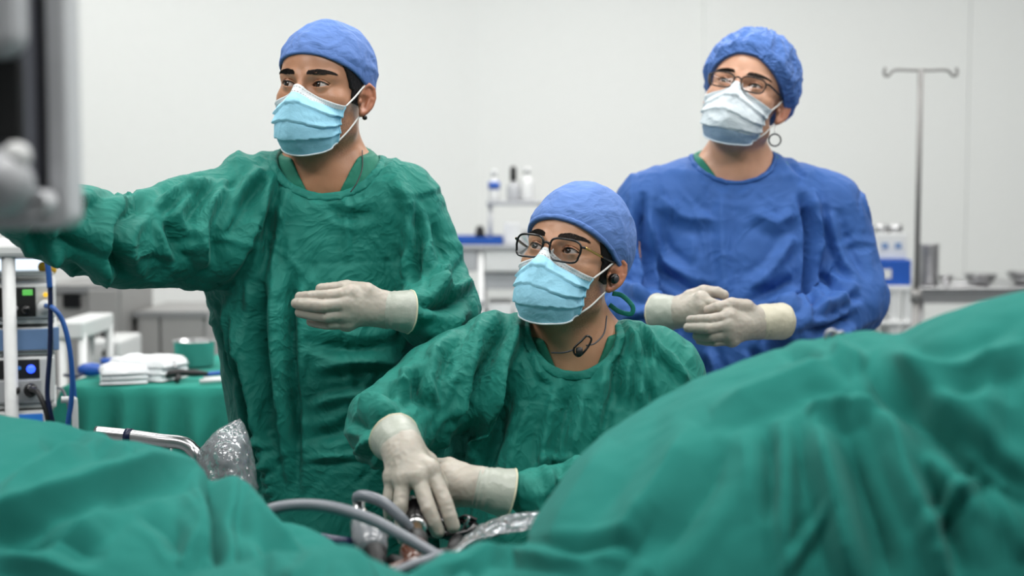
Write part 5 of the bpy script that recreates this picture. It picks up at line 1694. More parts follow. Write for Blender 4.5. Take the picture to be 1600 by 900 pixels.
plastic('plastic_cover', 'shiny clear plastic bag hanging beside the standing person in green',
        [[(300, 740, 2.30), (312, 770, 2.28), (330, 800, 2.27), (360, 830, 2.27)],
         [(318, 705, 2.27), (335, 735, 2.24), (352, 770, 2.23), (378, 810, 2.23)],
         [(338, 678, 2.27), (360, 705, 2.24), (376, 745, 2.23), (392, 795, 2.23)],
         [(372, 655, 2.30), (385, 690, 2.30), (392, 735, 2.30), (400, 790, 2.30)]], M['plastic_bag'], 7, 0.006)
o = MB().tube(smooth_path([W(345, 700, 2.31), W(362, 735, 2.31), W(372, 790, 2.31), W(374, 850, 2.31)], 8), 0.010, 10).build('hose', M['grey_dark'], smooth=True)
tag(o, 'dark hose inside the clear plastic bag by the green gown', 'hose')
# ----------------------------------------------------------------------------------------------
# the endoscope in the hands and its leads
# ----------------------------------------------------------------------------------------------
def cable(name, label, pts, r, mat, n=10, cat='cable', group=None, parent=None):
    o = MB().tube(smooth_path(pts, 10), r, n).build(name, mat, parent, smooth=True)
    if parent is None: tag(o, label, cat, group)
    return o

def axis_lathe(a, b, prof, n=22):
    """lathe along a->b; prof (radius, fraction along)"""
    a, b = np.asarray(a, float), np.asarray(b, float)
    L = np.linalg.norm(b - a)
    m = MB(); m.lathe(a, [(r, t * L) for r, t in prof], n, axis=(b - a) / L)
    return m

sc_a, sc_b = W(652, 792, 2.10), W(648, 872, 1.93)      # barrel from the eyepiece down to the sheath
scope = empty('endoscope', W(650, 860, 1.95), 'black and brass endoscope working element held in the gloved hands', 'endoscope')
axis_lathe(sc_a, sc_b, [(0.001, 0.0), (0.016, 0.01), (0.021, 0.06), (0.021, 0.12), (0.017, 0.15), (0.017, 0.30), (0.0145, 0.33), (0.0145, 0.40), (0.001, 0.41)]).build('eyepiece', M['black_gloss'], scope, smooth=True)
axis_lathe(sc_a, sc_b, [(0.012, 0.40), (0.0155, 0.41), (0.0155, 0.44), (0.012, 0.45)]).build('collar', M['silver'], scope, smooth=True)
axis_lathe(sc_a, sc_b, [(0.0095, 0.45), (0.0095, 0.66), (0.001, 0.665)]).build('brass_sleeve', M['brass'], scope, smooth=True)
axis_lathe(sc_a, sc_b, [(0.010, 0.62), (0.017, 0.64), (0.018, 0.72), (0.016, 0.80), (0.012, 0.82), (0.001, 0.83)]).build('adapter', M['black'], scope, smooth=True)
am = axis_lathe(sc_a, sc_b, [(0.011, 0.80), (0.019, 0.83), (0.022, 0.90), (0.021, 0.97), (0.016, 1.03), (0.018, 1.09), (0.012, 1.16), (0.001, 1.17)])
am.build('amber_valve', M['amber'], scope, smooth=True)
MB().tube(smooth_path([W(646, 796, 2.13), W(662, 806, 2.125), W(684, 818, 2.12), W(706, 828, 2.12)], 8), [0.024, 0.022, 0.019, 0.014], 16).build('body', M['black_gloss'], scope, smooth=True)
MB().tube(smooth_path([W(630, 806, 2.11), W(640, 800, 2.09), W(652, 800, 2.085), W(662, 806, 2.09)], 8), 0.005, 10).build('clamp_ring', M['black_gloss'], scope, smooth=True)
# knob at the top between the fingers
axis_lathe(W(648, 790, 2.10), W(644, 778, 2.08), [(0.001, -0.6), (0.010, -0.5), (0.0085, 0.2), (0.0065, 0.8), (0.003, 1.15), (0.001, 1.2)]).build('knob', M['silver'], scope, smooth=True)
axis_lathe(W(645, 802, 2.085), W(648, 826, 2.055), [(0.001, 0.0), (0.009, 0.05), (0.011, 0.4), (0.008, 0.9), (0.001, 1.0)]).build('valve_stem', M['black_gloss'], scope, smooth=True)
# thumb ring and trigger plate to the right, under the fingers
ring_c = W(705, 826, 2.10)
ring = [ring_c + np.array([0.036 * math.cos(a), 0.016 * math.sin(a), 0.006 * math.sin(a) + 0.004 * math.cos(a)]) for a in np.linspace(0, 2 * np.pi, 36, endpoint=False)]
V, F = tube_geo(ring, 0.0048, 10, closed=True); mk('finger_ring', V, F, M['black_gloss'], scope)
MB().tube(smooth_path([W(662, 812, 2.10), W(680, 822, 2.10), W(700, 838, 2.09), W(730, 832, 2.09), W(742, 822, 2.10)], 8), 0.0062, 10).build('bow', M['black_gloss'], scope, smooth=True)
MB().tube(smooth_path([W(716, 812, 2.12), W(728, 806, 2.11), W(745, 812, 2.11)], 8), 0.0062, 10, flat=((0, 0, 1), 0.4)).build('lever', M['black'], scope, smooth=True)
MB().tube([W(722, 832, 2.10), W(733, 808, 2.08)], [0.003, 0.0022], 8).build('screw', M['steel'], scope, smooth=True)
for k in range(5):
    MB().lathe(W(722 + 2.1 * k, 832 - 4.6 * k, 2.098), [(0.001, -0.001), (0.0048, 0), (0.001, 0.001)], 12, axis=(0.3, 0, 1)).build('thread', M['steel'], scope, smooth=True)
axis_lathe(W(716, 842, 2.07), W(706, 858, 2.02), [(0.001, 0), (0.009, 0.05), (0.0105, 0.5), (0.007, 1.0), (0.001, 1.02)]).build('side_port', M['black'], scope, smooth=True)
MB().tube([W(708, 852, 2.03), W(693, 880, 1.96)], 0.0024, 8).build('wire_electrode', M['steel'], scope, smooth=True)
MB().tube(smooth_path([W(612, 878, 1.92), W(640, 885, 1.90), W(676, 872, 1.92), W(700, 868, 1.95)], 8), 0.011, 10).build('sheath', M['black'], scope, smooth=True)
MB().tube(smooth_path([W(610, 892, 1.86), W(640, 882, 1.86), W(672, 880, 1.88)], 8), 0.009, 10).build('amber_tube', M['amber'], scope, smooth=True)

# camera head wrapped in a clear sleeve
ch = empty('endoscope_camera', W(575, 850, 1.95), 'pale grey camera head with a dark button, on the drape beside the scope', 'camera head')
ca_, cb_ = W(566, 812, 1.99), W(585, 862, 1.90)
axis_lathe(ca_, cb_, [(0.001, -0.02), (0.012, 0.0), (0.019, 0.12), (0.022, 0.35), (0.0235, 0.6), (0.021, 0.85), (0.017, 1.0), (0.001, 1.02)], 26).build('housing', M['camera_grey'], ch, smooth=True)
axis_lathe(W(561, 826, 1.965), W(558, 823, 1.945), [(0.001, 0.0), (0.0085, 0.1), (0.0085, 0.7), (0.001, 0.9)]).build('button', M['black'], ch, smooth=True)
axis_lathe(W(579, 848, 1.93), W(592, 882, 1.87), [(0.001, 0), (0.0165, 0.03), (0.0175, 0.3), (0.0165, 0.55), (0.013, 0.6), (0.0135, 0.85), (0.008, 0.9), (0.007, 1.6), (0.001, 1.62)], 22).build('coupler', M['black'], ch, smooth=True)
axis_lathe(W(562, 812, 1.99), W(560, 782, 2.0), [(0.001, -0.02), (0.0105, 0.0), (0.0105, 0.5), (0.0085, 0.55), (0.0085, 1.0), (0.001, 1.01)]).build('strain_relief', M['silver'], ch, smooth=True)
axis_lathe(W(590, 826, 1.97), W(600, 846, 1.94), [(0.001, 0), (0.011, 0.1), (0.012, 0.6), (0.001, 1.0)]).build('focus_ring', M['camera_grey'], ch, smooth=True)
cable('light_cable', 'grey cable looping up from the camera head to the scope',
      [W(560, 784, 2.0), W(560, 776, 1.995), W(575, 776, 1.985), W(600, 786, 1.975), W(625, 808, 1.97), W(640, 826, 1.975)], 0.0083, M['cable_grey'])
cable('light_cable', 'long grey cable curving across the hollow in front of the scope',
      [W(395, 815, 1.86), W(420, 797, 1.88), W(465, 789, 1.88), W(520, 793, 1.86), W(580, 812, 1.84), W(630, 838, 1.82), W(665, 858, 1.81), W(700, 880, 1.80)], 0.0078, M['cable_grey'])
cable('camera_cable', 'dark cable lying on the sheet left of the camera head', [W(500, 842, 1.95), W(520, 846, 1.95), W(550, 850, 1.96), W(570, 856, 1.96)], 0.009, M['cable_navy'])
cable('irrigation_tube', 'pale grey tube at the bottom edge below the scope', [W(610, 900, 1.75), W(640, 884, 1.76), W(665, 876, 1.78), W(690, 866, 1.82)], 0.0065, M['cable_grey'])
# ----------------------------------------------------------------------------------------------
# monitor on its boom, equipment tower, rail
# ----------------------------------------------------------------------------------------------
DM = 1.22
def mp(px, py, d=0.0):
    return W(px, py, DM + d)
mon = empty('monitor', W(-180, 358, DM), 'grey-framed surgical monitor hanging at the upper left, seen from behind', 'monitor')
x1 = W(110, 200, DM)[0]; zb = W(100, 358, DM)[2]; x0 = x1 - 0.62; zt = zb + 0.42
yM = DM + 0.01
def rrect(x0, z0, x1, z1, r, n=8):
    pts = []
    for cx, cz, a0 in ((x1 - r, z1 - r, 0), (x0 + r, z1 - r, 90), (x0 + r, z0 + r, 180), (x1 - r, z0 + r, 270)):
        for a in np.linspace(a0, a0 + 90, n):
            pts.append((cx + r * math.cos(math.radians(a)), cz + r * math.sin(math.radians(a))))
    return np.array(pts)
def plate(outer, y0, y1, inner=None, ease=0.0):
    """flat plate in the x-z plane from y0 to y1, with an optional opening"""
    n = len(outer)
    m = MB()
    if inner is None:
        V = [(x, y0, z) for x, z in outer] + [(x, y1, z) for x, z in outer]
        F = [tuple(range(n)), tuple(range(2 * n - 1, n - 1, -1))] + [(i, n + i, n + (i + 1) % n, (i + 1) % n) for i in range(n)]
    else:
        V = [(x, y, z) for y in (y0, y1) for L in (outer, inner) for x, z in L]
        F = []
        for i in range(n):
            j = (i + 1) % n
            F += [(i, j, n + j, n + i), (2 * n + i, 3 * n + i, 3 * n + j, 2 * n + j), (i, 2 * n + i, 2 * n + j, j), (n + i, n + j, 3 * n + j, 3 * n + i)]
    return m.add(V, F)
plate(rrect(x0, zb, x1, zt, 0.014), yM - 0.012, yM + 0.03, rrect(x0 + 0.02, zb + 0.02, x1 - 0.018, zt - 0.02, 0.008)).build('bezel', M['bezel'], mon, bevel=0.003)
plate(rrect(x0 + 0.012, zb + 0.012, x1 - 0.012, zt - 0.012, 0.008), yM + 0.0, yM + 0.026).build('rear_panel', M['grey_dark'], mon)
plate(rrect(x0 + 0.015, zb + 0.015, x1 - 0.015, zt - 0.015, 0.008), yM + 0.027, yM + 0.031).build('screen', M['black_gloss'], mon)
xh = W(62, 200, DM)[0]
plate(rrect(x0 + 0.06, zb + 0.026, xh, zt - 0.05, 0.01), yM - 0.036, yM - 0.001).build('rear_housing', plain('slate_grey_housing', (0.10, 0.105, 0.125), 0.45), mon, bevel=0.006)
xv = W(34, 150, DM - .04)[0]
plate(rrect(xv - 0.2, W(0, 221, DM - .04)[2], xv, W(0, 92, DM - .04)[2], 0.006), yM - 0.045, yM - 0.034).build('vent', M['black'], mon, bevel=0.002)
plate(rrect(xv - 0.22, W(0, 92, DM - .05)[2], W(42, 0, DM - .05)[0], W(0, -40, DM - .05)[2], 0.02), yM - 0.075, yM - 0.034).build('mount_plate', M['grey_plastic'], mon, bevel=0.01)
MB().lathe(W(2, 284, DM - 0.06), [(0.001, -0.03), (0.018, -0.026), (0.026, -0.01), (0.024, 0.012), (0.012, 0.024), (0.001, 0.026)], 28, axis=(0.2, -1, 0.4)).build('tilt_joint', M['grey_plastic'], mon, smooth=True)
MB().lathe(W(26, 244, DM - 0.06), [(0.001, -0.012), (0.011, -0.01), (0.012, 0.0), (0.010, 0.012), (0.001, 0.014)], 20, axis=(0.3, -1, 0)).build('knob', M['white_plastic'], mon, smooth=True)
plate(rrect(xv - 0.2, W(0, 338, DM - .04)[2], W(74, 300, DM - .04)[0], W(0, 296, DM - .04)[2], 0.012), yM - 0.05, yM - 0.018).build('base_bracket', M['bezel'], mon, bevel=0.006)
plate(rrect(W(56, 0, DM - .05)[0], W(0, 341, DM - .05)[2], W(70, 0, DM - .05)[0], W(0, 334, DM - .05)[2], 0.002), yM - 0.056, yM - 0.045).build('slot', M['black'], mon)
pc = np.array([x0 + 0.30, yM - 0.10, 0])
MB().tube(smooth_path([(pc[0], yM - 0.06, zb + 0.22), (pc[0], yM - 0.13, zb + 0.24), (pc[0], yM - 0.14, zb + 0.34), (pc[0], yM - 0.14, CEIL - 0.01)], 8), 0.025, 16).build('boom_arm', M['white_plastic'], mon, smooth=True)
MB().lathe((pc[0], yM - 0.14, CEIL - 0.02), [(0.001, -0.01), (0.09, -0.005), (0.10, 0.018), (0.001, 0.019)], 28).build('ceiling_flange', M['white_plastic'], mon, smooth=True)

def bpx(x0, y0, x1, y1, D, depth):
    """centre and size of an upright box whose front face spans these pixels at depth D"""
    a, b = W(x0, y1, D), W(x1, y0, D)
    return ((a[0] + b[0]) / 2, (a[1] + b[1]) / 2 + depth / 2, (a[2] + b[2]) / 2), (abs(b[0] - a[0]), depth, abs(b[2] - a[2]))

# equipment tower
DC = 2.92
cart = empty('equipment_cart', (W(-60, 700, DC)[0], DC + 0.25, 0), 'white equipment tower cart at the left edge behind the drape', 'cart')
for xp, dd in ((12, 0.0), (86, 0.32), (-150, 0.0), (-110, 0.32)):
    b = W(xp, 390, DC + dd)
    MB().tube([(b[0], b[1], 0.09), (b[0], b[1], b[2] - 0.01)], 0.0135, 14).build('post', M['white_plastic'], cart, smooth=True)
    MB().lathe((b[0], b[1], 0.045), [(0.002, -0.014), (0.045, -0.012), (0.045, 0.012), (0.002, 0.014)], 20, axis=(1, 0, 0)).build('castor', M['grey_dark'], cart, smooth=True)
c, s = bpx(-160, 380, 82, 401, DC - 0.02, 0.40); MB().box(c, s).build('top_shelf', M['white_plastic'], cart, bevel=0.008)
SH = [(424, 430), (497, 505), (548, 554), (629, 636)]
for (ya, yb) in SH:
    c, s = bpx(-150, ya, 88, yb, DC + 0.04, 0.30); MB().box(c, s).build('shelf', M['white_plastic'], cart, bevel=0.003)
c, s = bpx(-150, 720, 88, 740, DC + 0.04, 0.30); MB().box(c, s).build('shelf', M['white_plastic'], cart, bevel=0.003)
rail = smooth_path([W(78, 625, DC - 0.03), W(94, 626, DC - 0.03), W(98, 634, DC - 0.03), W(98, 720, DC - 0.03)], 8)
MB().tube(rail, 0.0065, 10).build('side_handle', M['white_plastic'], cart, smooth=True)
DE = DC + 0.03
def device(name, label, box, depth, body_mat, details):
    c, s = bpx(*box, DE, depth)
    t = empty(name, (c[0], c[1], c[2] - s[2] / 2), label, 'device', 'devices on the equipment tower')
    MB().box(c, s).build('housing', body_mat, t, bevel=0.006)
    for d in details:
        kind, nm, mat = d[0], d[1], d[2]
        if kind == 'p':
            cc, ss = bpx(*d[3], DE - d[4], d[4] + 0.002); MB().box(cc, ss).build(nm, mat, t, bevel=0.002)
        elif kind == 'k':
            px, py, r, l = d[3]
            MB().lathe(W(px, py, DE - 0.004), [(0.001, 0.0), (r, 0.0), (r * 0.9, l), (0.001, l + 0.001)], 20, axis=(0, -1, 0)).build(nm, mat, t, smooth=True)
    return t
device('light_source', 'white device with black panel and green readout on the tower', (-150, 443, 88, 497), 0.30, M['white_plastic'],
       [('p', 'front_panel', M['black'], (-60, 448, 57, 494), 0.004), ('p', 'readout', M['lcd_green'], (37, 451, 53, 461), 0.006), ('k', 'knob', M['black_gloss'], (43, 482, 0.010, 0.02)),
        ('k', 'lamp', M['led_yellow'], (72, 460, 0.005, 0.006)), ('k', 'socket', M['white_plastic'], (70, 478, 0.015, 0.03)), ('k', 'button', M['grey_plastic'], (28, 480, 0.005, 0.006)),
        ('k', 'button', M['grey_plastic'], (24, 462, 0.004, 0.006))])
device('insufflator', 'blue-grey fronted device between the two black-panelled ones on the tower', (-150, 511, 89, 548), 0.30, M['white_plastic'],
       [('p', 'front_panel', M['blue_grey'], (-140, 513, 80, 546), 0.006), ('p', 'side_panel', M['blue_grey'], (82, 511, 91, 547), 0.004)])
device('camera_control_unit', 'white device with glowing blue button and dark knob on the tower', (-150, 556, 84, 629), 0.30, M['white_plastic'],
       [('p', 'front_panel', M['black'], (-60, 560, 61, 590), 0.004), ('p', 'lower_panel', M['grey_plastic'], (-60, 592, 62, 626), 0.004), ('k', 'blue_button', M['led_blue'], (48, 575, 0.009, 0.006)),
        ('k', 'knob', M['black_gloss'], (47, 607, 0.014, 0.026)), ('k', 'knob', M['black'], (26, 607, 0.008, 0.015)), ('k', 'button', M['screen_blue'], (31, 573, 0.004, 0.004))])
device('recorder', 'low white device with blue screen at the bottom of the tower', (-150, 640, 74, 668), 0.30, M['white_plastic'],
       [('p', 'screen', M['screen_blue'], (28, 645, 64, 664), 0.004)])
# laptop-like display on the tower
lt = empty('tablet_display', W(20, 430, DC + 0.2), 'small lit display standing on the tower under its top shelf', 'display')
c, s = bpx(-80, 401, 104, 431, DC + 0.12, 0.012); MB().box(c, s).build('housing', M['grey_plastic'], lt, bevel=0.003)
c, s = bpx(-70, 404, 98, 428, DC + 0.117, 0.004); MB().box(c, s).build('screen', M['screen_light'], lt)
for i, (px, py) in enumerate(((68, 417), (80, 421))):
    a = W(px, py, DC + 0.05)
    o = MB().lathe(a, [(0.001, -0.012), (0.009, -0.011), (0.0115, 0.0), (0.009, 0.011), (0.001, 0.012)], 18, axis=(0.3, -1, 0.1)).build('cable_plug', M['yellow'], smooth=True)
    tag(o, ['yellow round plug beside the lit display, the left of two', 'yellow round plug beside the lit display, the right of two'][i], 'plug', 'yellow plugs')
o = MB().lathe(W(33, 372, DC + 0.10), [(0.001, -0.03), (0.008, -0.03), (0.008, 0.03), (0.001, 0.03)], 14).build('yellow_cap', M['yellow'], smooth=True)
tag(o, 'yellow capped vial on top of the equipment tower', 'vial')
cable('power_cable', 'dark navy cable hanging down the front of the equipment tower', [W(74, 402, DC - 0.05), W(78, 440, DC - 0.05), W(79, 490, DC - 0.05), W(78, 550, DC - 0.05), W(74, 610, DC - 0.05), W(78, 640, DC - 0.05), W(84, 670, DC - 0.04), W(88, 720, DC - 0.02)], 0.0052, M['cable_navy'])
o = MB().tube(smooth_path([W(73, 400, DC - 0.055), W(76, 425, DC - 0.055), W(78, 450, DC - 0.055)], 8), 0.006, 10).build('power_cable', M['cable_blue'], smooth=True)
tag(o, 'short blue sleeve on the dark cable just below the tower top', 'cable')
cable('light_guide', 'blue light guide cable curving from the device socket to the floor', [W(72, 478, DC - 0.02), W(84, 482, DC - 0.06), W(98, 502, DC - 0.06), W(108, 540, DC - 0.06), W(113, 590, DC - 0.06), W(111, 630, DC - 0.06), W(106, 664, DC - 0.06), W(102, 720, DC - 0.05)], 0.0052, M['cable_blue'])
cable('supply_hose', 'straight blue hose hanging beside the instrument table drape', [W(112, 575, DC + 0.05), W(116, 620, DC + 0.05), W(117, 680, DC + 0.05), W(116, 730, DC + 0.05)], 0.0055, M['cable_blue'])
cable('control_cable', 'black cable from the dark knob at the tower base', [W(48, 608, DC - 0.02), W(58, 612, DC - 0.04), W(66, 626, DC - 0.05), W(74, 650, DC - 0.05), W(80, 690, DC - 0.04)], 0.0055, M['black'])
cable('sensor_cable', 'thin grey loop of cable beside the tower handle', [W(90, 606, DC + 0.1), W(98, 610, DC + 0.08), W(106, 630, DC + 0.07), W(108, 650, DC + 0.07)], 0.003, M['cable_grey'])

# the tower stands turned towards the viewer
PIV = W(90, 500, DE); TH = math.radians(17.8)
Rz = np.array([[math.cos(TH), -math.sin(TH), 0], [math.sin(TH), math.cos(TH), 0], [0, 0, 1]])
for t in [o for o in COL.objects if o.parent is None and (o.name.startswith('equipment_cart') or o.name.startswith('tablet_display') or o.get('group') == 'devices on the equipment tower')]:
    p = np.array(t.location); q = PIV + Rz @ (p - PIV); q[2] = p[2]
    t.location = tuple(q); t.rotation_euler = (0, 0, TH)

# bed rail
br = empty('bed_rail', W(250, 760, 2.4), 'bent metal bed rail with navy joint behind the left drape', 'rail')
MB().tube(smooth_path([W(150, 676, 2.45), W(200, 681, 2.44), W(250, 688, 2.42), W(284, 692, 2.41), W(300, 702, 2.405), W(310, 722, 2.40), W(312, 800, 2.40)], 10), 0.0115, 16).build('tube', M['steel'], br, smooth=True)
MB().tube([W(197, 681, 2.44), W(206, 682, 2.438)], 0.0135, 16).build('joint', M['cable_navy'], br, smooth=True)
for xp in (226, 262):
    a = W(xp, 690, 2.43); MB().tube([a, a + np.array([0, 0.0, -0.2])], 0.009, 12).build('strut', M['steel_dull'], br, smooth=True)
# ----------------------------------------------------------------------------------------------
# instrument table on the left
# ----------------------------------------------------------------------------------------------
DT = 3.35
zT = W(200, 606, DT)[2]; xT0 = W(96, 606, DT)[0]; xT1 = xT0 + 0.95; yT0 = W(200, 606, DT)[1]; yT1 = yT0 + 0.66
tb = empty('instrument_table', ((xT0 + xT1) / 2, (yT0 + yT1) / 2, 0), 'instrument table under a green cloth behind the left drape', 'table')
MB().box(((xT0 + xT1) / 2, (yT0 + yT1) / 2, zT - 0.02), (xT1 - xT0 - 0.04, yT1 - yT0 - 0.04, 0.025)).build('table_top', M['steel'], tb)
for x in (xT0 + 0.06, xT1 - 0.06):
    for y in (yT0 + 0.06, yT1 - 0.06):
        MB().tube([(x, y, 0.0), (x, y, zT - 0.03)], 0.014, 10).build('leg', M['steel'], tb, smooth=True)
# cloth: top plus hanging skirt with folds
n = 360
per = rrect(xT0, yT0, xT1, yT1, 0.03, 8)
_pc = np.vstack([per, per[:1]]); _sl = np.concatenate([[0], np.cumsum(np.linalg.norm(np.diff(_pc, axis=0), axis=1))])
per = np.stack([np.interp(np.linspace(0, _sl[-1], n, endpoint=False), _sl, _pc[:, k]) for k in (0, 1)], -1)
s_per = np.concatenate([[0], np.cumsum(np.linalg.norm(np.diff(per, axis=0), axis=1))])
cen = per.mean(0)
nrm = np.gradient(per, axis=0); nrm = np.stack([nrm[:, 1], -nrm[:, 0]], -1); nrm /= np.linalg.norm(nrm, axis=1)[:, None] + 1e-9
if np.dot(nrm[0], per[0] - cen) < 0: nrm = -nrm
rows = []
for f in (0.0, 0.3, 0.6, 0.8, 0.92, 0.98):
    p = cen + (per - cen) * f
    rows.append(np.c_[p, np.full(len(per), zT)])
for k, t in enumerate(np.linspace(0, 1, 34)):
    drop = 0.62 * t
    w = np.sin(s_per * 62 + 2.0 * np.sin(s_per * 7)) * 0.030 + np.sin(s_per * 71 + 1) * 0.010
    out = 0.006 + (w + 0.02) * min(1, t * 6) * 0.8 + 0.03 * t
    p = per + nrm * out[:, None]
    rows.append(np.c_[p, np.full(len(per), zT - 0.004 - drop)])
G = np.array(rows); nv, nu = G.shape[0], G.shape[1]
V = G.reshape(-1, 3)
V[:, 2] += 0.003 * ridged(V * 9, 5) * (V[:, 2] > zT - 0.01)
idx = np.arange(nv * nu).reshape(nv, nu)
idx2 = np.hstack([idx, idx[:, :1]])
F = np.stack([idx2[:-1, :-1], idx2[:-1, 1:], idx2[1:, 1:], idx2[1:, :-1]], -1).reshape(-1, 4)
o = mk('table_cloth', V, F, M['green_table'], solid=0.003)
tag(o, 'green cloth draped over the instrument table', 'table cloth')
zC = zT + 0.007
def on_table(px, D):
    p = W(px, 560, D); return np.array([p[0], p[1], zC])
# steel bowl
c = on_table(304, 3.72)
bw = empty('steel_bowl', c, 'round steel bowl at the back of the instrument table', 'bowl')
MB().lathe(c, [(0.001, 0.0), (0.046, 0.0), (0.050, 0.004), (0.0525, 0.062), (0.056, 0.064), (0.056, 0.067), (0.050, 0.066), (0.047, 0.006), (0.001, 0.005)], 40).build('body', M['steel'], bw, smooth=True)
# folded gauze
def cloth_pile(name, label, centre, w, d, h, seed, layers):
    t = empty(name, centre, label, 'gauze', 'white gauze on the instrument table')
    nx, ny = 40, 26
    for k in range(layers):
        gx, gy = np.meshgrid(np.linspace(-1, 1, nx), np.linspace(-1, 1, ny), indexing='ij')
        e = np.clip((1 - np.maximum(np.abs(gx), np.abs(gy))) * 5, 0, 1) ** 0.5
        P = np.stack([gx.ravel() * w / 2, gy.ravel() * d / 2, np.zeros(nx * ny)], -1)
        z = (h / layers) * (k + e.ravel() * (1 + 0.5 * perlin(P * 22, seed + k))) + 0.004 * ridged(P * 30, seed + 3) * e.ravel()
        P[:, 2] = np.maximum(z, (h / layers) * k * 0.9)
        a = 0.12 * (k - 1) + seed
        R = np.array([[math.cos(a * .3), -math.sin(a * .3), 0], [math.sin(a * .3), math.cos(a * .3), 0], [0, 0, 1]])
        P = P @ R.T + centre
        B = P.copy(); B[:, 2] = centre[2] + (h / layers) * k * 0.9
        Vv = np.vstack([P, B]); Fg = grid_faces(nx, ny)
        bi = np.concatenate([np.arange(ny), np.arange(1, nx) * ny + ny - 1, np.arange(nx - 1) [::-1] * 0 + (nx - 1) * ny + np.arange(ny - 2, ny - 2 - 0, -1)[:0] if False else np.array([], int)]).astype(int)
        Fall = np.vstack([Fg, Fg[:, ::-1] + nx * ny])
        mk('layer', Vv, Fall, M['white_cloth'], t)
    return t
cloth_pile('gauze_stack', 'white folded gauze stack at the left of the instrument table', on_table(193, 3.42), 0.11, 0.12, 0.036, 1, 3)
cloth_pile('gauze_stack', 'taller crumpled white gauze heap in the middle of the instrument table', on_table(232, 3.48), 0.11, 0.16, 0.050, 4, 3)
# blue suction bulb and small blue cup
c = on_table(143, 3.50)
o = MB().lathe(c + np.array([0, 0, 0.017]), [(0.001, -0.034), (0.008, -0.032), (0.015, -0.02), (0.017, 0.0), (0.014, 0.018), (0.006, 0.028), (0.001, 0.03)], 22, axis=(1, 0.2, 0)).build('suction_bulb', M['blue_plastic'], smooth=True)
tag(o, 'blue rubber bulb lying left of the white gauze', 'bulb')
c = on_table(168, 3.70)
o = MB().lathe(c, [(0.001, 0), (0.016, 0), (0.019, 0.02), (0.017, 0.021), (0.014, 0.003), (0.001, 0.003)], 22).build('cup', M['blue_plastic'], smooth=True)
tag(o, 'small dark blue cup behind the white gauze', 'cup')
cable('tubing', 'thin dark tubing at the left end of the instrument table', [on_table(100, 3.48) + np.array([0, 0, 0.006]), on_table(120, 3.46) + np.array([0, 0, 0.006]), on_table(135, 3.50) + np.array([0, 0, 0.01])], 0.004, M['cable_navy'], cat='tube')
# black laparoscopic tool and its blue lead
fd = empty('hand_instrument', on_table(285, 3.44), 'black handled instrument lying on the green table cloth', 'instrument')
MB().tube(smooth_path([on_table(258, 3.42) + np.array([0, 0, 0.014]), on_table(280, 3.43) + np.array([0, 0, 0.018]), on_table(300, 3.44) + np.array([0, 0, 0.016]), on_table(324, 3.46) + np.array([0, 0, 0.012])], 6), [0.007, 0.011, 0.008, 0.009, 0.005], 12).build('handle', M['black'], fd, smooth=True)
MB().tube([on_table(279, 3.41) + np.array([0, 0, 0.012]), on_table(276, 3.38) + np.array([0, 0, 0.006])], 0.0065, 10).build('trigger', M['black'], fd, smooth=True)
MB().tube([on_table(276, 3.44) + np.array([0, 0, 0.02]), on_table(272, 3.45) + np.array([0, 0, 0.045])], 0.0026, 8).build('pin', M['steel'], fd, smooth=True)
cable('instrument_lead', 'blue lead running from the black instrument', [on_table(318, 3.47) + np.array([0, 0, 0.008]), on_table(340, 3.50) + np.array([0, 0, 0.008]), on_table(375, 3.52) + np.array([0, 0, 0.008])], 0.0055, M['blue_plastic'])
for i, (a, b) in enumerate((((312, 3.36), (352, 3.39)), ((318, 3.40), (356, 3.42)))):
    o = MB().tube([on_table(*a) + np.array([0, 0, 0.006]), on_table(*b) + np.array([0, 0, 0.006])], 0.0058, 10).build('metal_probe', M['white_plastic'], smooth=True)
    tag(o, ['white metal probe at the near edge of the instrument table', 'white metal probe just behind the nearest one on the table'][i], 'instrument', 'metal probes')

# ----------------------------------------------------------------------------------------------
# cabinets by the left wall
# ----------------------------------------------------------------------------------------------
def floor_box(x0, y0, x1, D, depth):
    a, b = W(x0, y0, D), W(x1, y0, D)
    return np.array([(a[0] + b[0]) / 2, a[1] + depth / 2, a[2] / 2]), np.array([b[0] - a[0], depth, a[2]])
c, s = floor_box(58, 446, 189, 4.75, 0.42)
cb = empty('steel_cabinet', (c[0], c[1], 0), 'taller steel cabinet with a black window by the left wall', 'cabinet', 'steel cabinets')
MB().box(c, s).build('body', M['steel_cab'], cb, bevel=0.006)
MB().box((c[0], c[1] - s[1] / 2 - 0.006, s[2] - 0.012), (s[0], 0.012, 0.024)).build('top_lip', M['steel_dull'], cb)
cc, ss = bpx(98, 460, 125, 481, 4.74, 0.012); MB().box(cc, ss).build('window', M['black_gloss'], cb)
cc, ss = bpx(139, 452, 186, 640, 4.74, 0.012); MB().box(cc, ss).build('door', M['steel_cab'], cb, bevel=0.003)
c, s = floor_box(212, 486, 323, 4.9, 0.42)
cb = empty('steel_cabinet', (c[0], c[1], 0), 'lower two-door steel cabinet behind the steel bowl', 'cabinet', 'steel cabinets')
MB().box(c, s).build('body', M['steel_cab'], cb, bevel=0.006)
MB().box((c[0], c[1] - s[1] / 2 - 0.01, s[2] - 0.01), (s[0] + 0.01, 0.03, 0.02)).build('top_lip', M['steel_dull'], cb)
for xa, xb in ((217, 249), (252, 318)):
    cc, ss = bpx(xa, 494, xb, 640, 4.89, 0.012); dr = MB().box(cc, ss).build('door', M['steel_cab'], cb, bevel=0.003)
    MB().box((cc[0] + ss[0] * 0.35, cc[1] - 0.012, cc[2]), (0.008, 0.012, 0.06)).build('handle', M['steel'], dr)
c, s = floor_box(136, 532, 188, 4.3, 0.25)
sp = empty('suction_unit', (c[0], c[1], 0), 'pale suction unit with black knob in front of the taller steel cabinet', 'device')
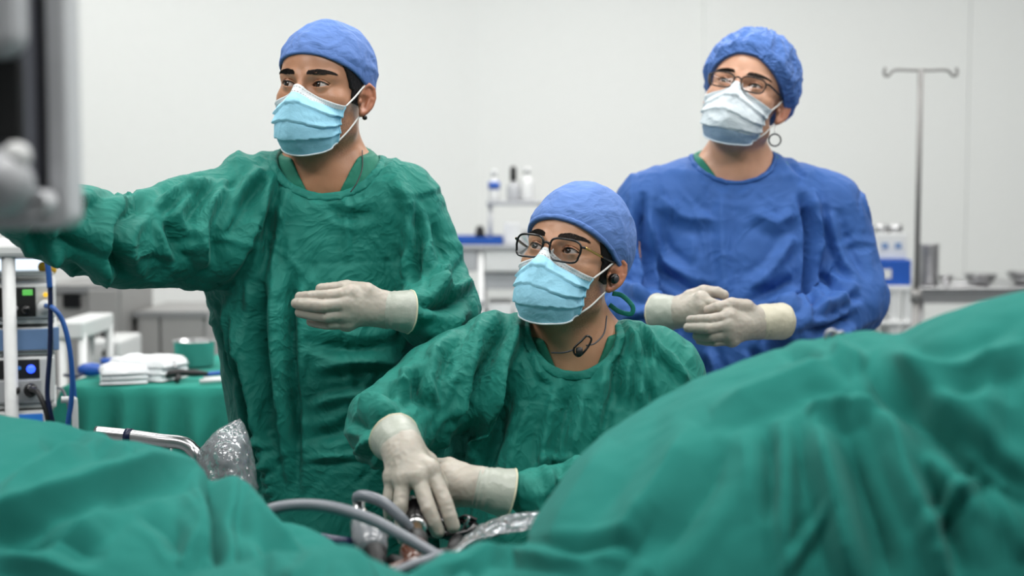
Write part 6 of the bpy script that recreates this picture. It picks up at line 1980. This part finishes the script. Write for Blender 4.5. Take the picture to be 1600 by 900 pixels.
MB().box(c, s).build('body', M['white_plastic'], sp, bevel=0.01)
MB().lathe(W(170, 551, 4.29), [(0.001, 0), (0.016, 0), (0.014, 0.025), (0.001, 0.026)], 20, axis=(0, -1, 0)).build('knob', M['black'], sp, smooth=True)
MB().lathe(W(168, 535, 4.4), [(0.001, 0), (0.02, 0), (0.02, 0.04), (0.001, 0.045)], 20).build('lid', M['black'], sp, smooth=True)
a = W(111, 505, 3.9)
wt = empty('side_trolley', (a[0], a[1], 0), 'white side trolley between the tower and the steel cabinet', 'trolley')
c, s = bpx(86, 503, 130, 530, 3.88, 0.3); MB().box(c, s).build('top', M['white_plastic'], wt, bevel=0.006)
for xp, dd in ((125, 0.02), (94, 0.02), (125, 0.28), (94, 0.28)):
    q = W(xp, 528, 3.88) + np.array([0, dd, 0]); MB().tube([(q[0], q[1], 0), (q[0], q[1], q[2] + 0.01)], 0.012, 10).build('leg', M['white_plastic'], wt, smooth=True)

# ----------------------------------------------------------------------------------------------
# trolley in the middle, by the corner
# ----------------------------------------------------------------------------------------------
DK = 5.0
kt = empty('supply_trolley', (W(780, 400, DK)[0], DK + 0.2, 0), 'white supply trolley with upper shelf and drawers by the room corner', 'trolley')
def kbox(nm, box, dep, mat, par=kt, off=0.0, bevel=0.004):
    c, s = bpx(*box, DK + off, dep); return MB().box(c, s).build(nm, mat, par, bevel=bevel)
kbox('upper_shelf', (760, 314, 852, 321), 0.28, M['grey_plastic'], off=0.1)
for xp in (766, 846):
    for dd in (0.12, 0.36):
        a, b = W(xp, 320, DK + dd), W(xp, 384, DK + dd); MB().tube([a, b], 0.008, 8).build('shelf_post', M['grey_plastic'], kt, smooth=True)
kbox('counter', (700, 383, 860, 390), 0.45, M['grey_plastic'])
kbox('drawer', (757, 391, 815, 425), 0.42, M['white_plastic'], off=0.01)
kbox('drawer', (818, 391, 856, 425), 0.42, M['white_plastic'], off=0.01)
kbox('drawer', (706, 391, 745, 424), 0.42, M['grey_plastic'], off=0.01)
kbox('drawer', (757, 427, 856, 452), 0.42, M['grey_plastic'], off=0.03)
for xp in (703, 751, 857):
    for dd in (0.02, 0.42):
        a = W(xp, 388, DK) + np.array([0, dd, 0]); MB().tube([(a[0], a[1], 0), a], 0.012, 8).build('leg', M['white_plastic'], kt, smooth=True)
kbox('lower_shelf', (700, 497, 860, 504), 0.45, M['grey_plastic'])
kbox('lower_shelf', (700, 470, 756, 475), 0.45, M['grey_plastic'])
zS = W(800, 313.6, DK + 0.1)[2]
def bottle(px, D, r, h, body, capm, label, cap_h=0.02, band=None, group='bottles on the trolley shelf'):
    a = W(px, 313, D); c = np.array([a[0], a[1], zS])
    t = empty('bottle', c, label, 'bottle', group)
    MB().lathe(c, [(0.001, 0), (r * 0.95, 0), (r, 0.006), (r, h * 0.62), (r * 0.8, h * 0.76), (r * 0.4, h * 0.84), (r * 0.38, h), (0.001, h)], 22).build('body', body, t, smooth=True)
    MB().lathe(c + np.array([0, 0, h * 0.94]), [(0.001, 0), (r * 0.5, 0), (r * 0.5, cap_h), (r * 0.3, cap_h * 1.2), (0.001, cap_h * 1.2)], 18).build('cap', capm, t, smooth=True)
    if band: MB().lathe(c, [(r * 1.01, h * band[0]), (r * 1.02, h * band[0]), (r * 1.02, h * band[1]), (r * 1.01, h * band[1])], 22).build('label_band', M['blue_plastic'], t, smooth=True)
    return t
bottle(772, DK + 0.2, 0.021, 0.095, M['white_plastic'], M['white_plastic'], 'white bottle with a blue band at the left of the upper shelf', band=(0.42, 0.72))
bottle(802, DK + 0.18, 0.024, 0.075, M['grey_plastic'], M['black'], 'pale bottle with a black pump cap on the upper shelf', cap_h=0.045)
bottle(823, DK + 0.2, 0.028, 0.105, M['white_plastic'], M['white_plastic'], 'large plain white bottle at the right of the upper shelf')
zK = W(780, 382.6, DK)[2]
def kthing(nm, label, cat, box, dep, mat, off, z0=None, bevel=0.004):
    c, s = bpx(*box, DK + off, dep)
    c = list(c)
    if z0 is not None: c[2] = z0 + s[2] / 2
    o = MB().box(c, s).build(nm, mat, bevel=bevel); return tag(o, label, cat)
tr = empty('blue_tray', W(745, 383, DK), 'long blue tray lying on the trolley counter', 'tray')
c, s = bpx(705, 372, 785, 383, DK - 0.02, 0.28); c = (c[0], c[1] + .03, zK + s[2] / 2 + 0.001)
MB().box((c[0], c[1], zK + 0.004), (s[0], s[1], 0.006)).build('base', M['blue_plastic'], tr)
for sx_, sy_ in ((1, 0), (-1, 0), (0, 1), (0, -1)):
    MB().box((c[0] + sx_ * s[0] / 2, c[1] + sy_ * s[1] / 2, zK + s[2] / 2 + 0.001), (0.005 if sx_ else s[0] + 0.005, 0.005 if sy_ else s[1] + 0.005, s[2])).build('side', M['blue_plastic'], tr, bevel=0.002)
kthing('white_box', 'white box at the back of the trolley counter, right of the blue tray', 'box', (788, 349, 814, 382), 0.1, M['white_plastic'], 0.1, zK)
kthing('glove_box', 'low pale box on the trolley counter beside the white box', 'box', (816, 362, 842, 382), 0.1, M['grey_plastic'], 0.12, zK)
a = W(750, 365, DK + 0.2)
o = MB().lathe((a[0], a[1], zK + 0.012), [(0.001, 0), (0.016, 0), (0.018, 0.02), (0.014, 0.045), (0.008, 0.05), (0.001, 0.05)], 18).build('black_jar', M['black'], smooth=True); tag(o, 'small black jar standing behind the blue tray', 'jar')
zL = W(780, 496.4, DK)[2]; zL2 = W(720, 469.6, DK)[2]
kthing('paper_stack', 'pale stack of packets on the lower trolley shelf', 'packets', (762, 476, 800, 496), 0.25, M['white_plastic'], 0.05, zL)
kthing('carton', 'white carton on the lower trolley shelf right of the packets', 'carton', (804, 470, 850, 496), 0.25, M['white_plastic'], 0.05, zL)
kthing('black_case', 'flat black case on the small left trolley shelf', 'case', (732, 462, 756, 469), 0.2, M['black'], 0.05, zL2)
kthing('grey_bin', 'low grey bin on the lower trolley shelf at left', 'bin', (706, 480, 750, 496), 0.25, M['grey_plastic'], 0.05, zL)

# ----------------------------------------------------------------------------------------------
# right side: drip stand, stand with boxes, steel table
# ----------------------------------------------------------------------------------------------
DP = 4.40
iv = empty('drip_stand', (W(1431, 500, DP)[0], W(1431, 500, DP)[1], 0), 'tall steel drip stand with two hooks against the back wall', 'drip stand')
xb, yb = iv.location[0], iv.location[1]; zt_ = W(1432, 112, DP)[2]
MB().tube([(xb, yb, 0.05), (xb, yb, 1.05)], 0.0125, 14).build('lower_pole', M['pole_grey'], iv, smooth=True)
MB().tube([(xb, yb, 1.04), (xb, yb, zt_)], 0.0085, 14).build('pole', M['pole_grey'], iv, smooth=True)
MB().lathe((xb, yb, 1.03), [(0.001, 0), (0.018, 0), (0.018, 0.04), (0.001, 0.04)], 16).build('collar', M['pole_grey'], iv, smooth=True)
for s_ in (-1, 1):
    hk = [(0, 0.0), (0.03, 0.0), (0.075, 0.001), (0.09, -0.006), (0.098, -0.016), (0.108, -0.016), (0.112, -0.004), (0.108, 0.008)]
    MB().tube(smooth_path([(xb + s_ * u, yb, zt_ + w_) for u, w_ in hk], 6), 0.0045, 10).build('hook', M['pole_grey'], iv, smooth=True)
for k in range(5):
    a_ = k * 2 * math.pi / 5 + 0.3
    MB().tube([(xb, yb, 0.09), (xb + 0.26 * math.cos(a_), yb + 0.26 * math.sin(a_), 0.055)], 0.011, 8).build('foot', M['pole_grey'], iv, smooth=True)
    MB().lathe((xb + 0.26 * math.cos(a_), yb + 0.26 * math.sin(a_), 0.026), [(0.002, -0.011), (0.025, -0.01), (0.025, 0.01), (0.002, 0.011)], 14, axis=(math.sin(a_), -math.cos(a_), 0)).build('castor', M['black'], iv, smooth=True)
DB = 4.75
st_ = empty('white_stand', (W(1395, 450, DB)[0], DB + 0.2, 0), 'white stand carrying boxes beside the blue gown', 'stand')
c, s = bpx(1352, 447, 1424, 455, DB, 0.34); MB().box(c, s).build('top', M['white_plastic'], st_, bevel=0.003)
zB = c[2] + s[2] / 2
c2, s2 = bpx(1352, 502, 1424, 508, DB, 0.34); MB().box(c2, s2).build('shelf', M['white_plastic'], st_, bevel=0.003)
for xp in (1356, 1400, 1420):
    for dd in (0.02, 0.30):
        a = W(xp, 452, DB); MB().box((a[0], a[1] + dd, a[2] / 2), (0.03, 0.03, a[2])).build('leg', M['white_plastic'], st_, bevel=0.003)
bb = empty('blue_box', (W(1395, 440, DB + 0.03)[0], DB + 0.1, zB), 'blue carton with a white label on the white stand', 'box')
c, s = bpx(1362, 407, 1424, 447, DB + 0.02, 0.2); c = (c[0], c[1], zB + s[2] / 2 + 0.001); MB().box(c, s).build('carton', M['blue_plastic'], bb, bevel=0.003)
MB().box((c[0] - s[0] * 0.22, c[1] - s[1] / 2 - 0.001, c[2] - 0.004), (s[0] * 0.42, 0.002, s[2] * 0.36)).build('label', M['white_plastic'], bb)
zB2 = zB + s[2] + 0.002
wb = empty('white_carton', (c[0], c[1], zB2), 'white printed carton on top of the blue carton', 'box')
c3, s3 = bpx(1371, 367, 1417, 407, DB + 0.05, 0.12); c3 = (c3[0], c3[1], zB2 + s3[2] / 2); MB().box(c3, s3).build('carton', M['white_plastic'], wb, bevel=0.003)
for dx in (-0.25, 0.2):
    MB().box((c3[0] + s3[0] * dx, c3[1] - s3[1] / 2 - 0.001, c3[2] + 0.002), (s3[0] * 0.22, 0.002, s3[2] * 0.22)).build('print_patch', M['blue_grey'], wb)
zB3 = zB2 + s3[2]
for i, dx in enumerate((-0.024, 0.026)):
    o = MB().lathe((c3[0] + dx, c3[1], zB3), [(0.001, 0), (0.022, 0), (0.024, 0.003), (0.024, 0.026), (0.021, 0.029), (0.001, 0.030)], 24).build('steel_jar', M['steel'], smooth=True)
    tag(o, ['left one of two small steel jars on the white carton', 'right one of two small steel jars on the white carton'][i], 'jar', 'steel jars')
c, s = bpx(1340, 372, 1366, 407, DB + 0.14, 0.1); c = (c[0], c[1], zB2 + s[2] / 2 - 0.001)
o = MB().box(c, s).build('pale_carton', M['grey_plastic'], bevel=0.003); tag(o, 'pale carton half hidden behind the blue gown, on the blue carton', 'box')
# steel table
DS = 4.85
stt = empty('steel_table', (W(1560, 460, DS)[0], DS + 0.3, 0), 'stainless steel table at the right edge by the back wall', 'table')
c, s = bpx(1432, 449, 1740, 456, DS, 0.55); MB().box(c, s).build('top', M['steel'], stt, bevel=0.003)
zW = c[2] + s[2] / 2
c2, s2 = bpx(1434, 456, 1738, 474, DS + 0.01, 0.03); MB().box(c2, s2).build('apron', M['steel_dull'], stt)
for xp in (1441, 1730):
    for dd in (0.03, 0.5):
        a = W(xp, 460, DS) + np.array([0, dd, 0]); MB().tube([(a[0], a[1], 0), a], 0.014, 12).build('leg', M['steel_dull'], stt, smooth=True)
c2, s2 = bpx(1440, 560, 1732, 566, DS + 0.02, 0.5); MB().box(c2, s2).build('lower_shelf', M['steel_dull'], stt)
def on_steel(px, D):
    a = W(px, 449, D); return np.array([a[0], a[1], zW + 0.001])
o = MB().lathe(on_steel(1451, DS + 0.15), [(0.001, 0), (0.030, 0), (0.032, 0.004), (0.032, 0.135), (0.035, 0.138), (0.034, 0.142), (0.030, 0.14), (0.029, 0.006), (0.001, 0.005)], 30).build('steel_canister', M['steel_dull'], smooth=True)
tag(o, 'tall steel canister at the left end of the steel table', 'canister')
def sbowl(nm, label, px, D, r, h):
    o = MB().lathe(on_steel(px, D), [(0.001, 0), (r * 0.5, 0), (r * 0.8, h * 0.4), (r, h), (r + 0.004, h), (r + 0.003, h + 0.003), (r * 0.97, h + 0.001), (r * 0.76, h * 0.45), (r * 0.47, 0.005), (0.001, 0.005)], 36).build(nm, M['steel'], smooth=True)
    return tag(o, label, 'bowl', 'steel bowls on the steel table')
sbowl('kidney_bowl', 'wide shallow steel bowl in the middle of the steel table', 1532, DS + 0.12, 0.055, 0.035)
sbowl('steel_basin', 'steel basin at the right edge of the steel table', 1600, DS + 0.16, 0.06, 0.04)
sbowl('small_bowl', 'small steel cup beside the tall canister', 1478, DS + 0.12, 0.022, 0.03)
for i in range(3):
    a = on_steel(1490 + 12 * i, DS + 0.06 + 0.03 * i)
    o = MB().tube(smooth_path([a + np.array([-0.05, 0, 0.004]), a + np.array([0, 0.01, 0.006]), a + np.array([0.05, 0.0, 0.004])], 6), 0.0035, 8).build('forceps', M['steel'], smooth=True)
    tag(o, ['steel forceps lying nearest the front edge of the steel table', 'steel forceps, the middle one lying on the steel table', 'steel forceps farthest back on the steel table'][i], 'forceps', 'forceps')
